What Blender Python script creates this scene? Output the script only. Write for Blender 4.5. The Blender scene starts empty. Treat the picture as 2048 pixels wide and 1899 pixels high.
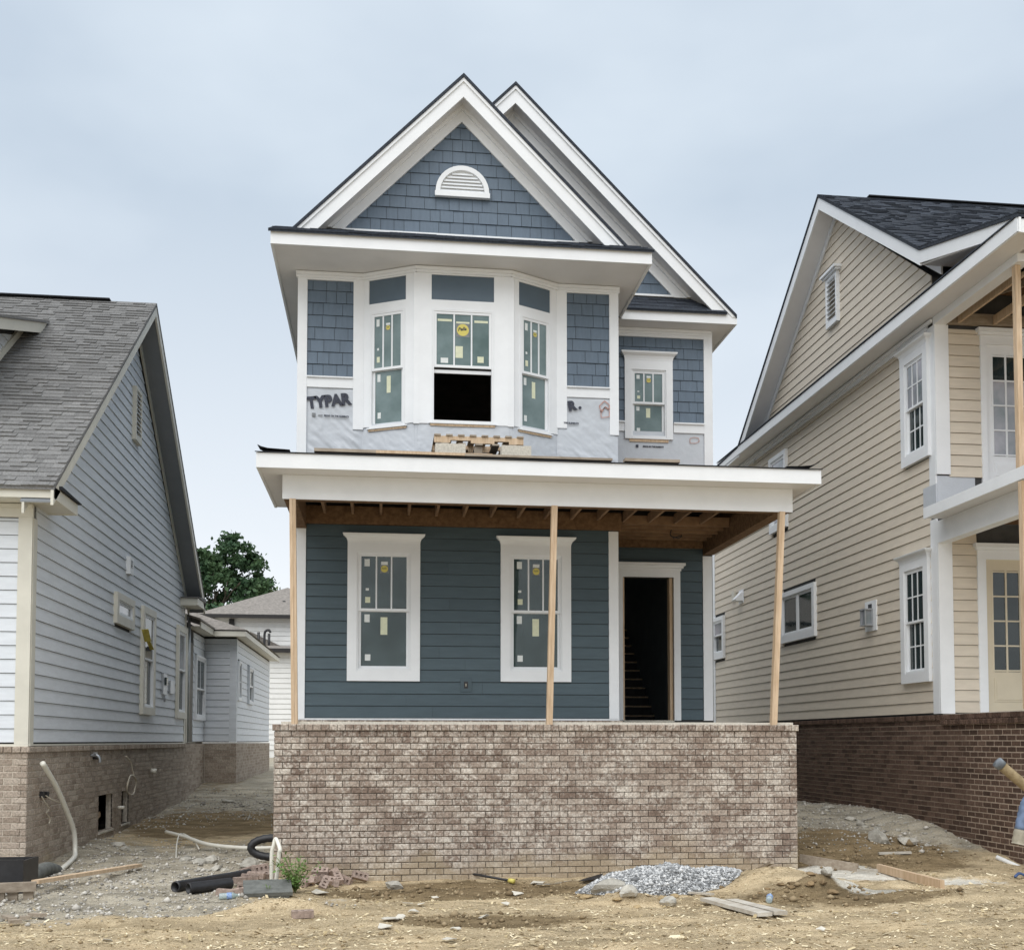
import bpy, bmesh, math, random
import numpy as np
from mathutils import Vector, Matrix
random.seed(7); RNG = np.random.default_rng(7)
S = bpy.context.scene
COL = S.collection

# ------------------------------------------------------------------ camera
F_PX, W_PX, H_PX = 2150.0, 2048.0, 1899.0
PITCH, YAW = math.radians(2.6), math.radians(6.94)
HORIZON = 1480.0
CXP, CYP = 1024.0, HORIZON - F_PX * math.tan(PITCH)
fw = Vector((math.sin(YAW) * math.cos(PITCH), math.cos(YAW) * math.cos(PITCH), math.sin(PITCH)))
rt = Vector((math.cos(YAW), -math.sin(YAW), 0)); up = rt.cross(fw)
cam = bpy.data.cameras.new('camera'); camo = bpy.data.objects.new('camera', cam); COL.objects.link(camo)
cam.sensor_width = 36.0; cam.lens = F_PX / W_PX * 36.0
cam.shift_y = (CYP - H_PX / 2) / W_PX
cam.clip_start = 0.1; cam.clip_end = 2000
camo.matrix_world = Matrix(((rt.x, up.x, -fw.x, 0), (rt.y, up.y, -fw.y, 0), (rt.z, up.z, -fw.z, 0), (0, 0, 0, 1)))
S.camera = camo

# ------------------------------------------------------------------ sky, sun, exposure
SUN_AZ, SUN_EL = math.radians(205), math.radians(60)      # azimuth from +Y clockwise: behind the camera, to its left
SUN_STRENGTH, SUN_ANGLE = 1.5, math.radians(75)
SKY_K, EXPOSURE = 0.0725, 0.92
world = bpy.data.worlds.new('World'); S.world = world; world.use_nodes = True
nt = world.node_tree; nt.nodes.clear()
def N(t, **k):
    n = nt.nodes.new(t)
    for a, b in k.items(): setattr(n, a, b)
    return n
out = N('ShaderNodeOutputWorld'); bg = N('ShaderNodeBackground')
sky = N('ShaderNodeTexSky', sky_type='NISHITA'); sky.sun_disc = False
sky.sun_elevation = SUN_EL; sky.sun_rotation = SUN_AZ; sky.air_density = 1.6; sky.dust_density = 4.0; sky.ozone_density = 1.5
tc = N('ShaderNodeTexCoord'); mp = N('ShaderNodeMapping'); mp.inputs['Scale'].default_value = (1.0, 1.0, 2.2)
no = N('ShaderNodeTexNoise'); no.inputs['Scale'].default_value = 1.7; no.inputs['Detail'].default_value = 5; no.inputs['Roughness'].default_value = 0.5
rp = N('ShaderNodeValToRGB')                                # cloud layer: pale grey to a thinner blue-grey
rp.color_ramp.elements[0].position = 0.36; rp.color_ramp.elements[0].color = (6.1, 6.75, 7.35, 1)
rp.color_ramp.elements[1].position = 0.62; rp.color_ramp.elements[1].color = (4.5, 5.2, 6.0, 1)
sx = N('ShaderNodeSeparateXYZ'); hz = N('ShaderNodeMapRange'); hz.inputs['From Min'].default_value = 0.0; hz.inputs['From Max'].default_value = 0.45
hz.inputs['To Min'].default_value = 1.0; hz.inputs['To Max'].default_value = 0.0
hzm = N('ShaderNodeMix', data_type='RGBA'); hzm.inputs['B'].default_value = (8.0, 8.2, 8.5, 1)
mx = N('ShaderNodeMix', data_type='RGBA'); mx.inputs['Factor'].default_value = 0.9
L = nt.links.new
L(tc.outputs['Generated'], mp.inputs['Vector']); L(mp.outputs['Vector'], no.inputs['Vector']); L(no.outputs['Fac'], rp.inputs['Fac'])
L(tc.outputs['Generated'], sx.inputs['Vector']); L(sx.outputs['Z'], hz.inputs['Value']); L(hz.outputs['Result'], hzm.inputs['Factor'])
L(rp.outputs['Color'], hzm.inputs['A']); L(sky.outputs['Color'], mx.inputs['A']); L(hzm.outputs['Result'], mx.inputs['B'])
L(mx.outputs['Result'], bg.inputs['Color']); bg.inputs['Strength'].default_value = SKY_K; L(bg.outputs['Background'], out.inputs['Surface'])
sd = bpy.data.lights.new('sun', 'SUN'); so = bpy.data.objects.new('sun', sd); COL.objects.link(so)
sd.energy = SUN_STRENGTH; sd.angle = SUN_ANGLE; sd.color = (1.0, 0.97, 0.93)
sdir = Vector((math.sin(SUN_AZ) * math.cos(SUN_EL), math.cos(SUN_AZ) * math.cos(SUN_EL), math.sin(SUN_EL)))
so.rotation_euler = sdir.to_track_quat('Z', 'Y').to_euler()
S.view_settings.view_transform = 'Standard'; S.view_settings.look = 'None'
S.view_settings.exposure = EXPOSURE; S.view_settings.gamma = 1.0
try: S.view_settings.use_curve_mapping = False
except Exception: pass
S.cycles.use_denoising = True
S.cycles.max_bounces = 6; S.cycles.transparent_max_bounces = 8

# ------------------------------------------------------------------ pixel helpers (photo pixels, 2048 wide)
def ray(x, y): return fw * F_PX + rt * (x - CXP) - up * (y - CYP)
def pY(x, y, Y): d = ray(x, y); return d * (Y / d.y)
def pX(x, y, X): d = ray(x, y); return d * (X / d.x)

# ------------------------------------------------------------------ numpy noise and terrain
_T = RNG.random((256, 256))
def vnoise(x, y, s=0):
    x = np.asarray(x, float) + s * 17.3; y = np.asarray(y, float) + s * 9.7
    xi = np.floor(x).astype(int); yi = np.floor(y).astype(int); fx = x - xi; fy = y - yi
    fx = fx * fx * (3 - 2 * fx); fy = fy * fy * (3 - 2 * fy)
    g = lambda a, b: _T[a % 256, b % 256]
    return (g(xi, yi) * (1 - fx) + g(xi + 1, yi) * fx) * (1 - fy) + (g(xi, yi + 1) * (1 - fx) + g(xi + 1, yi + 1) * fx) * fy
def fbm(x, y, s=0, o=4):
    v = 0; a = .5; t = 0
    for i in range(o): v = v + a * vnoise(x * 2 ** i, y * 2 ** i, s + i); t += a; a *= .5
    return v / t - .5
PL = ([-60, 9, 11.5, 14.4, 20, 25.5, 28, 36, 50, 90], [-1.62, -1.63, -1.69, -1.68, -1.55, -1.37, -1.08, -1.0, -.6, .4])
PM = ([-60, 9, 11, 12.6, 14, 30, 50, 90], [-1.62, -1.62, -1.68, -1.77, -1.79, -1.3, -.7, .4])
PR = ([-60, 9, 11, 13.5, 16, 18.8, 21.7, 28, 50, 90], [-1.62, -1.6, -1.64, -1.72, -1.45, -1.21, -1.27, -1.2, -.8, .3])
MOUNDS = []     # x, y, rx, ry, h
def H0(X, Y, detail=True):
    X = np.asarray(X, float); Y = np.asarray(Y, float)
    l = np.interp(Y, *PL); m = np.interp(Y, *PM); r = np.interp(Y, *PR)
    wl = np.clip((-X - .2) / 1.6, 0, 1); wr = np.clip((X - 3.6) / 2.0, 0, 1)
    z = m * (1 - wl - wr) + l * wl + r * wr
    for mxx, myy, rx, ry, h in MOUNDS:
        z = z + h * np.exp(-((X - mxx) / rx) ** 2 - ((Y - myy) / ry) ** 2)
    if detail:
        near = np.clip((40 - Y) / 20, 0, 1)
        z = z + near * (.1 * fbm(X * .55, Y * .55, 3) + .085 * fbm(X * 1.3, Y * 3.2, 5) + .06 * fbm(X * 4, Y * 6.5, 9, 3) + .05 * np.clip(fbm(X * 2.6, Y * 3.6, 13, 2) - .08, 0, 1))
    return z
def G(x, y, lift=0.0):
    d = ray(x, y); t = -1.66 / d.z
    for i in range(25):
        p = d * t; z = float(H0(p.x, p.y)); t += .6 * ((z / d.z) - t)
    p = d * t; return Vector((p.x, p.y, float(H0(p.x, p.y)) + lift))
def gz(x, y): return float(H0(x, y))
def add_mound(px, py, rx, ry, h):
    d = ray(px, py); p = d * (-1.66 / d.z); MOUNDS.append((p.x, p.y, rx, ry, h))
add_mound(1560, 1775, .55, .35, .24); add_mound(1640, 1790, .4, .22, .2); add_mound(1500, 1765, .35, .3, .14); add_mound(1690, 1780, .2, .14, .1)
add_mound(1860, 1800, .9, .3, .1); add_mound(1790, 1775, .25, .12, .08); add_mound(1240, 1803, .4, .15, .11); add_mound(560, 1820, .5, .25, .11)
add_mound(300, 1845, .9, .3, .08); add_mound(420, 1728, .5, .5, .1); add_mound(1330, 1725, .6, .25, .1)
MOUNDS.append((6.7, 16.0, .9, 1.4, .1)); MOUNDS.append((8.5, 16.5, .35, 1.5, .13)); MOUNDS.append((-4.3, 16.5, .3, 1.2, .07))

# ------------------------------------------------------------------ materials
def M(name, col, rough=.6, var=.12, scale=6., rnd=0., col2=None, bump=0., bscale=80., stretch=(1, 1, 1), spec=.3, detail=5, lo=.35, hi=.65, metal=0.):
    m = bpy.data.materials.new(name); m.use_nodes = True; t = m.node_tree; n = t.nodes; l = t.links.new
    b = n['Principled BSDF']; b.inputs['Roughness'].default_value = rough; b.inputs['Specular IOR Level'].default_value = spec; b.inputs['Metallic'].default_value = metal
    g = n.new('ShaderNodeNewGeometry'); mpn = n.new('ShaderNodeMapping'); mpn.inputs['Scale'].default_value = stretch
    l(g.outputs['Position'], mpn.inputs['Vector'])
    nz = n.new('ShaderNodeTexNoise'); nz.inputs['Scale'].default_value = scale; nz.inputs['Detail'].default_value = detail; nz.inputs['Roughness'].default_value = .62
    l(mpn.outputs['Vector'], nz.inputs['Vector'])
    r = n.new('ShaderNodeValToRGB'); e = r.color_ramp.elements; e[0].position = lo; e[1].position = hi
    c2 = col2 if col2 else tuple(min(1, c * (1 + var)) for c in col)
    c1 = col if col2 else tuple(c * (1 - var) for c in col)
    e[0].color = (*c1, 1); e[1].color = (*c2, 1); l(nz.outputs['Fac'], r.inputs['Fac']); last = r.outputs['Color']
    if rnd:
        oi = n.new('ShaderNodeObjectInfo'); mr = n.new('ShaderNodeMapRange'); mr.inputs['To Min'].default_value = 1 - rnd; mr.inputs['To Max'].default_value = 1 + rnd
        l(oi.outputs['Random'], mr.inputs['Value']); v = n.new('ShaderNodeVectorMath'); v.operation = 'SCALE'
        l(last, v.inputs[0]); l(mr.outputs['Result'], v.inputs['Scale']); last = v.outputs['Vector']
    l(last, b.inputs['Base Color'])
    if bump:
        n2 = n.new('ShaderNodeTexNoise'); n2.inputs['Scale'].default_value = bscale; n2.inputs['Detail'].default_value = 4; l(mpn.outputs['Vector'], n2.inputs['Vector'])
        bp = n.new('ShaderNodeBump'); bp.inputs['Strength'].default_value = bump; bp.inputs['Distance'].default_value = .02
        l(n2.outputs['Fac'], bp.inputs['Height']); l(bp.outputs['Normal'], b.inputs['Normal'])
    return m
WHITE = M('white_trim_paint', (.79, .81, .83), .45, .03, 2.5, .015, bump=.05, bscale=30)
CREAM = M('cream_trim_paint', (.66, .64, .56), .5, .05, 2.5, .02)
SOFFIT = M('white_soffit_paint', (.74, .74, .75), .55, .03, 2)
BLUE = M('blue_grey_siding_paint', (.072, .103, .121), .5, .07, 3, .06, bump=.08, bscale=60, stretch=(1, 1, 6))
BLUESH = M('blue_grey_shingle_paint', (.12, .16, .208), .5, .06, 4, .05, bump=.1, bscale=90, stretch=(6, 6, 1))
BLUEPAN = M('blue_grey_panel_paint', (.095, .13, .165), .42, .05, 3)
GREYSID = M('pale_grey_siding_paint', (.7, .735, .775), .55, .05, 3, .03, bump=.08, bscale=60, stretch=(1, 1, 6))
TAN = M('tan_siding_paint', (.645, .575, .475), .55, .05, 3, .035, bump=.08, bscale=60, stretch=(1, 1, 6))
WHITESID = M('white_siding_paint', (.82, .82, .8), .6, .04, 3)
SHEATH = M('dark_sheathing', (.06, .06, .06), .9, .2, 4)
INT = M('unfinished_interior', (.22, .2, .18), .9, .15, 3)
JOIST = M('shaded_pine_joist', (.27, .17, .1), .75, 0, 5, .1, col2=(.18, .11, .065))  # new pine with the porch-ceiling shade darkened into its colour
OSB = M('osb_sheet', (.2, .12, .065), .85, 0, 14, .06, col2=(.11, .062, .032), bump=.2, bscale=60, detail=8)
LUMBER = M('new_pine_lumber', (.66, .51, .36), .7, 0, 4, .07, col2=(.5, .36, .23), stretch=(8, 8, .7), bump=.1)
LUMBERX = M('weathered_lumber', (.4, .34, .27), .8, 0, 5, .1, col2=(.26, .21, .16), stretch=(1, 6, 6), bump=.15)
PALE_PLANK = M('pale_plank', (.55, .52, .46), .8, 0, 6, .1, col2=(.4, .36, .3), bump=.15)
FELT = M('black_roofing_felt', (.025, .027, .032), .8, .3, 6)
ROOFDK = M('dark_roof_shingle', (.035, .042, .055), .9, .35, 30, .2, bump=.4, bscale=200)
ROOFGR = M('grey_roof_shingle', (.2, .198, .194), .92, .22, 40, .17, bump=.5, bscale=220)
ROOFBK = M('brown_grey_roof_shingle', (.22, .2, .18), .92, .25, 8, .1, bump=.4, bscale=60)
CONC = M('concrete_block', (.6, .565, .49), .9, .15, 40, .06, bump=.35, bscale=150)
BLACKPL = M('black_plastic', (.018, .018, .02), .45, .4, 8, spec=.5)
PVC = M('white_pvc', (.74, .72, .64), .35, .05, 5, spec=.5)
CORD = M('cream_cable', (.55, .5, .4), .5, .1, 5)
GALV = M('grey_metal', (.42, .44, .46), .4, .1, 6, metal=.6)
GUTTER = M('dark_bronze_gutter', (.03, .028, .028), .5, .1, 6)
RUBBLE = M('pale_rubble_stone', (.42, .4, .35), .92, .28, 9, .15, bump=.6, bscale=40)
LOOSEB = M('loose_red_brown_brick', (.33, .255, .215), .9, .25, 25, .22, bump=.4, bscale=120)
BARK = M('bark', (.1, .08, .06), .9, .3, 9, bump=.5, bscale=20)
LEAFM = M('dark_green_leaf', (.035, .085, .03), .6, 0, .9, 0, col2=(.09, .16, .05), spec=.3)
LEAFD = M('deep_green_leaf', (.03, .07, .033), .6, 0, .9, 0, col2=(.075, .13, .055), spec=.25)
LEAF2 = M('yellow_green_leaf', (.1, .16, .04), .6, 0, 1.5, 0, col2=(.2, .25, .09), spec=.3)
STICKW = M('white_sticker', (.7, .73, .72), .6, .06, 20)
STICKY = M('cream_sticker', (.66, .68, .5), .6, .06, 20)
YELLOW = M('yellow_sticker', (.62, .54, .14), .5, .05, 10)
INK = M('dark_ink', (.045, .05, .07), .6, .3, 30)
INKG = M('grey_ink', (.2, .21, .22), .6, .2, 30)
REDINK = M('faded_red_ink', (.5, .3, .26), .6, .15, 30)
CREAMDOOR = M('cream_door_paint', (.62, .55, .42), .4, .03, 3)
PAPER = M('litter_paper', (.56, .53, .46), .7, .12, 15, .1)
YELLOWTAG = M('yellow_tape', (.4, .33, .07), .6, .2, 12)
BLUEPL = M('blue_plastic', (.06, .1, .22), .5, .3, 10)
TANPIPE = M('mud_caked_pipe', (.2, .15, .08), .9, 0, 9, col2=(.38, .3, .18), bump=.4, bscale=40)
BLUEGREY = M('blue_grey_plastic', (.16, .18, .2), .7, .35, 10)
SLATE = M('grey_slate_slab', (.14, .145, .135), .85, .25, 8, bump=.3)

def brick_mat(name, a, b, c, spl, amount, mudz=None):
    m = bpy.data.materials.new(name); m.use_nodes = True; t = m.node_tree; n = t.nodes; l = t.links.new
    bs = n['Principled BSDF']; bs.inputs['Roughness'].default_value = .92; bs.inputs['Specular IOR Level'].default_value = .15
    oi = n.new('ShaderNodeObjectInfo'); g = n.new('ShaderNodeNewGeometry')
    at = n.new('ShaderNodeAttribute'); at.attribute_name = 'tint'
    ad = n.new('ShaderNodeMath'); ad.operation = 'ADD'; l(oi.outputs['Random'], ad.inputs[0]); l(at.outputs['Fac'], ad.inputs[1])
    fr = n.new('ShaderNodeMath'); fr.operation = 'FRACT'; l(ad.outputs[0], fr.inputs[0])
    r = n.new('ShaderNodeValToRGB'); e = r.color_ramp.elements; e[0].color = (*a, 1); e[1].color = (*c, 1); x = e.new(.5); x.color = (*b, 1); l(fr.outputs[0], r.inputs['Fac'])
    nz = n.new('ShaderNodeTexNoise'); nz.inputs['Scale'].default_value = 26; nz.inputs['Detail'].default_value = 6; nz.inputs['Roughness'].default_value = .7; l(g.outputs['Position'], nz.inputs['Vector'])
    nb = n.new('ShaderNodeTexNoise'); nb.inputs['Scale'].default_value = 3.8; nb.inputs['Detail'].default_value = 6; l(g.outputs['Position'], nb.inputs['Vector'])
    ml = n.new('ShaderNodeMath'); ml.operation = 'MULTIPLY_ADD'; ml.inputs[1].default_value = .62; l(nb.outputs['Fac'], ml.inputs[0]); l(nz.outputs['Fac'], ml.inputs[2])
    mr = n.new('ShaderNodeMapRange'); mr.inputs['From Min'].default_value = .77; mr.inputs['From Max'].default_value = 1.05; mr.inputs['To Max'].default_value = amount; l(ml.outputs[0], mr.inputs['Value'])
    mi = n.new('ShaderNodeMix'); mi.data_type = 'RGBA'; l(mr.outputs['Result'], mi.inputs['Factor']); l(r.outputs['Color'], mi.inputs['A']); mi.inputs['B'].default_value = (*spl, 1); last = mi.outputs['Result']
    nd = n.new('ShaderNodeTexNoise'); nd.inputs['Scale'].default_value = 45; nd.inputs['Detail'].default_value = 3; l(g.outputs['Position'], nd.inputs['Vector'])
    md = n.new('ShaderNodeMapRange'); md.inputs['From Min'].default_value = .35; md.inputs['From Max'].default_value = .65; md.inputs['To Min'].default_value = .72; md.inputs['To Max'].default_value = 1.2; l(nd.outputs['Fac'], md.inputs['Value'])
    sc = n.new('ShaderNodeVectorMath'); sc.operation = 'SCALE'; l(last, sc.inputs[0]); l(md.outputs['Result'], sc.inputs['Scale']); last = sc.outputs['Vector']
    if mudz:     # dried mud splashed up from the ground, ragged upper edge
        sp = n.new('ShaderNodeSeparateXYZ'); l(g.outputs['Position'], sp.inputs['Vector'])
        n3 = n.new('ShaderNodeTexNoise'); n3.inputs['Scale'].default_value = 1.3; n3.inputs['Detail'].default_value = 5; l(g.outputs['Position'], n3.inputs['Vector'])
        a1 = n.new('ShaderNodeMath'); a1.operation = 'MULTIPLY_ADD'; a1.inputs[1].default_value = -1.3; l(n3.outputs['Fac'], a1.inputs[0]); l(sp.outputs['Z'], a1.inputs[2])
        m3 = n.new('ShaderNodeMapRange'); m3.inputs['From Min'].default_value = mudz - .65 - .12; m3.inputs['From Max'].default_value = mudz - .65 + .12; m3.inputs['To Min'].default_value = .6; m3.inputs['To Max'].default_value = 0; l(a1.outputs[0], m3.inputs['Value'])
        mm = n.new('ShaderNodeMix'); mm.data_type = 'RGBA'; l(m3.outputs['Result'], mm.inputs['Factor']); l(last, mm.inputs['A']); mm.inputs['B'].default_value = (.42, .345, .235, 1); last = mm.outputs['Result']
    l(last, bs.inputs['Base Color'])
    bp = n.new('ShaderNodeBump'); bp.inputs['Strength'].default_value = .5; bp.inputs['Distance'].default_value = .015; l(nz.outputs['Fac'], bp.inputs['Height']); l(bp.outputs['Normal'], bs.inputs['Normal'])
    return m
BRICKC = brick_mat('tumbled_brown_brick', (.2, .148, .118), (.315, .25, .205), (.415, .352, .295), (.74, .69, .61), .85, mudz=-1.5)
BRICKL = brick_mat('taupe_brick', (.31, .25, .2), (.4, .33, .27), (.48, .41, .34), (.56, .5, .43), .35, mudz=-1.62)
BRICKR = brick_mat('dark_red_brown_brick', (.07, .045, .034), (.12, .077, .058), (.16, .106, .08), (.2, .15, .12), .12, mudz=None)
MORT = M('grey_mortar', (.3, .262, .22), .95, .2, 20, bump=.4, bscale=120)
MORTL = M('beige_mortar', (.56, .5, .42), .95, .15, 20, bump=.4, bscale=120)
MORTR = M('pale_mortar', (.46, .37, .29), .95, .15, 20, bump=.4, bscale=120)
def stone_mat(name, a, b, c):
    m = bpy.data.materials.new(name); m.use_nodes = True; t = m.node_tree; n = t.nodes; l = t.links.new
    bs = n['Principled BSDF']; bs.inputs['Roughness'].default_value = .9; bs.inputs['Specular IOR Level'].default_value = .2
    at = n.new('ShaderNodeAttribute'); at.attribute_name = 'tint'; r = n.new('ShaderNodeValToRGB'); e = r.color_ramp.elements
    e[0].color = (*a, 1); e[1].color = (*c, 1); x = e.new(.55); x.color = (*b, 1); l(at.outputs['Fac'], r.inputs['Fac']); l(r.outputs['Color'], bs.inputs['Base Color'])
    return m
STONE_G = stone_mat('grey_gravel', (.24, .225, .2), (.48, .45, .4), (.64, .61, .55))
STONE_P = stone_mat('blue_grey_gravel', (.17, .175, .18), (.42, .43, .435), (.7, .7, .69))
STRAW = stone_mat('straw_chips', (.4, .31, .17), (.66, .55, .35), (.82, .73, .53))
CLOD = stone_mat('soil_clods', (.16, .115, .065), (.28, .21, .125), (.42, .34, .22))
def glass_mat(name, col, tr, rough=.04):
    m = bpy.data.materials.new(name); m.use_nodes = True; t = m.node_tree; n = t.nodes; l = t.links.new
    b = n['Principled BSDF']; b.inputs['Roughness'].default_value = rough; b.inputs['Specular IOR Level'].default_value = .9; b.inputs['Base Color'].default_value = (*col, 1)
    g = n.new('ShaderNodeNewGeometry'); nz = n.new('ShaderNodeTexNoise'); nz.inputs['Scale'].default_value = 2.3; nz.inputs['Detail'].default_value = 5; l(g.outputs['Position'], nz.inputs['Vector'])
    r = n.new('ShaderNodeValToRGB'); r.color_ramp.elements[0].position = .33; r.color_ramp.elements[1].position = .68
    r.color_ramp.elements[0].color = (col[0] * .55, col[1] * .66, col[2] * .62, 1); r.color_ramp.elements[1].color = (*[c * 1.3 for c in col], 1); l(nz.outputs['Fac'], r.inputs['Fac']); l(r.outputs['Color'], b.inputs['Base Color'])  # reflection variety painted into the pane colour by noise
    bp = n.new('ShaderNodeBump'); bp.inputs['Strength'].default_value = .03; bp.inputs['Distance'].default_value = .05; l(nz.outputs['Fac'], bp.inputs['Height']); l(bp.outputs['Normal'], b.inputs['Normal'])
    tr_ = n.new('ShaderNodeBsdfTransparent'); tr_.inputs['Color'].default_value = (.8, .9, .87, 1); mxn = n.new('ShaderNodeMixShader'); mxn.inputs['Fac'].default_value = tr
    o = n['Material Output']; l(b.outputs['BSDF'], mxn.inputs[1]); l(tr_.outputs['BSDF'], mxn.inputs[2]); l(mxn.outputs['Shader'], o.inputs['Surface'])
    return m
GLASS = glass_mat('filmed_window_glass', (.155, .21, .212), .15)
GLASSL = glass_mat('porch_shaded_window_glass', (.06, .09, .096), .3)  # same window glass, colour darkened to carry the porch shade
GLASSD = glass_mat('dark_window_glass', (.035, .048, .052), .25, .02)
GLASSP = glass_mat('papered_and_reflecting_glass', (.36, .35, .39), .05, .1)  # papered panes; the pale tone also paints reflection on upper sashes
CLEARPL = glass_mat('clear_plastic', (.55, .6, .62), .45, .15)
def wrap_mat():
    m = M('house_wrap_film', (.53, .56, .6), .3, .03, 6, spec=.45, bump=.15, bscale=18); return m
WRAP = wrap_mat()

# ------------------------------------------------------------------ object helpers
def link(o, parent=None):
    COL.objects.link(o)
    if parent is not None:
        o.parent = parent
        w = parent.matrix_world if parent.type == 'EMPTY' else None
        if parent.type == 'EMPTY': o.matrix_parent_inverse = Matrix.Translation(-Vector(parent.location))
    return o
def mesh_obj(name, v, f, mat, parent=None, smooth=False):
    me = bpy.data.meshes.new(name); me.from_pydata([tuple(p) for p in v], [], f); me.materials.append(mat)
    if smooth: me.polygons.foreach_set('use_smooth', [True] * len(me.polygons))
    me.update(); return link(bpy.data.objects.new(name, me), parent)
def tag(o, label, cat, group=None):
    o['label'] = label; o['category'] = cat
    if group: o['group'] = group
    return o
def thing(name, loc, label, cat, group=None):
    o = bpy.data.objects.new(name, None); o.location = loc; o.empty_display_size = .2; COL.objects.link(o); return tag(o, label, cat, group)
BOXF = [(0, 3, 2, 1), (4, 5, 6, 7), (0, 1, 5, 4), (1, 2, 6, 5), (2, 3, 7, 6), (3, 0, 4, 7)]
class B:
    def __init__(s): s.v = []; s.f = []
    def box(s, x0, x1, y0, y1, z0, z1):
        k = len(s.v); s.v += [(x0, y0, z0), (x1, y0, z0), (x1, y1, z0), (x0, y1, z0), (x0, y0, z1), (x1, y0, z1), (x1, y1, z1), (x0, y1, z1)]
        s.f += [tuple(i + k for i in q) for q in BOXF]; return s
    def fbox(s, fr, a0, a1, b0, b1, o0, o1):
        k = len(s.v); P = fr.pt
        s.v += [P(a0, b0, o1), P(a1, b0, o1), P(a1, b0, o0), P(a0, b0, o0), P(a0, b1, o1), P(a1, b1, o1), P(a1, b1, o0), P(a0, b1, o0)]
        s.f += [tuple(i + k for i in q) for q in BOXF]; return s
    def prism(s, front, back):
        k = len(s.v); n = len(front); s.v += list(front) + list(back)
        s.f += [tuple(range(k, k + n)), tuple(range(k + 2 * n - 1, k + n - 1, -1))]
        for i in range(n): j = (i + 1) % n; s.f.append((k + i, k + n + i, k + n + j, k + j))
        return s
    def obb(s, c, ax, ay, az, hx, hy, hz):
        k = len(s.v)
        for dz in (-1, 1):
            for dx, dy in ((-1, -1), (1, -1), (1, 1), (-1, 1)): s.v.append(c + ax * (hx * dx) + ay * (hy * dy) + az * (hz * dz))
        s.f += [tuple(i + k for i in q) for q in BOXF]; return s
    def bar(s, p, q, w, h, upv=Vector((0, 0, 1))):
        p = Vector(p); q = Vector(q); d = q - p; L_ = d.length; d.normalize(); r = d.cross(upv)
        if r.length < 1e-4: r = Vector((1, 0, 0))
        r.normalize(); u = r.cross(d); return s.obb((p + q) / 2, d, r, u, L_ / 2, w / 2, h / 2)
    def build(s, name, mat, parent=None, smooth=False): return mesh_obj(name, s.v, s.f, mat, parent, smooth)
class Fr:
    def __init__(s, o, u, n): s.o = Vector(o); s.u = Vector(u).normalized(); s.n = Vector(n).normalized()
    def pt(s, a, b, off=0.0): return s.o + s.u * a + s.n * off + Vector((0, 0, b))
def FY(Y): return Fr((0, Y, 0), (1, 0, 0), (0, -1, 0))
def FXP(X): return Fr((X, 0, 0), (0, 1, 0), (1, 0, 0))
def FXM(X): return Fr((X, 0, 0), (0, 1, 0), (-1, 0, 0))
def plate(name, fr, poly, o1, o0, mat, parent):     # convex polygon in wall coordinates, front offset o1 (number or function of height)
    fn = o1 if callable(o1) else (lambda b: o1)
    return B().prism([fr.pt(a, b, fn(b)) for a, b in poly], [fr.pt(a, b, o0) for a, b in poly]).build(name, mat, parent)
def clip(poly, conv):                                # convex clip, both counter-clockwise
    for i in range(len(conv)):
        x0, y0 = conv[i]; x1, y1 = conv[(i + 1) % len(conv)]
        ins = lambda p: (x1 - x0) * (p[1] - y0) - (y1 - y0) * (p[0] - x0) >= -1e-9
        o = []
        for j in range(len(poly)):
            p, q = poly[j], poly[(j + 1) % len(poly)]; a, b = ins(p), ins(q)
            if a: o.append(p)
            if a != b:
                dx, dy = q[0] - p[0], q[1] - p[1]; den = (x1 - x0) * dy - (y1 - y0) * dx
                tt = ((y1 - y0) * (p[0] - x0) - (x1 - x0) * (p[1] - y0)) / den; o.append((p[0] + dx * tt, p[1] + dy * tt))
        poly = o
        if len(poly) < 3: return []
    return poly
def area(p): return abs(sum(p[i][0] * p[(i + 1) % len(p)][1] - p[(i + 1) % len(p)][0] * p[i][1] for i in range(len(p)))) / 2
def rect(a0, a1, b0, b1): return [(a0, b0), (a1, b0), (a1, b1), (a0, b1)]
def siding(fr, conv, z0, z1, e, mat, parent, holes=(), joints=True, name='siding_plank'):
    k = 0; z = z0
    while z < z1 - .01:
        zt = min(z + e, z1); a0 = min(p[0] for p in conv); a1 = max(p[0] for p in conv); k += 1
        cuts = [(a0, a1)]
        if joints and a1 - a0 > 3.2:
            c = a0 + (a1 - a0) * random.uniform(.25, .75); cuts = [(a0, c - .0012), (c + .0012, a1)]
        for h in holes:
            if h[2] < zt - .03 and h[3] > z + .03:
                nc = []
                for c0, c1 in cuts:
                    if h[1] <= c0 or h[0] >= c1: nc.append((c0, c1)); continue
                    if h[0] > c0 + .02: nc.append((c0, h[0]))
                    if h[1] < c1 - .02: nc.append((h[1], c1))
                cuts = nc
        for c0, c1 in cuts:
            p = clip(rect(c0, c1, z + .007, zt), conv)
            if len(p) >= 3 and area(p) > .002:
                plate(name, fr, p, lambda b, z=z, zt=zt: .026 - .016 * (b - z) / max(.001, zt - z), .0, mat, parent)
        z += e
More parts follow.
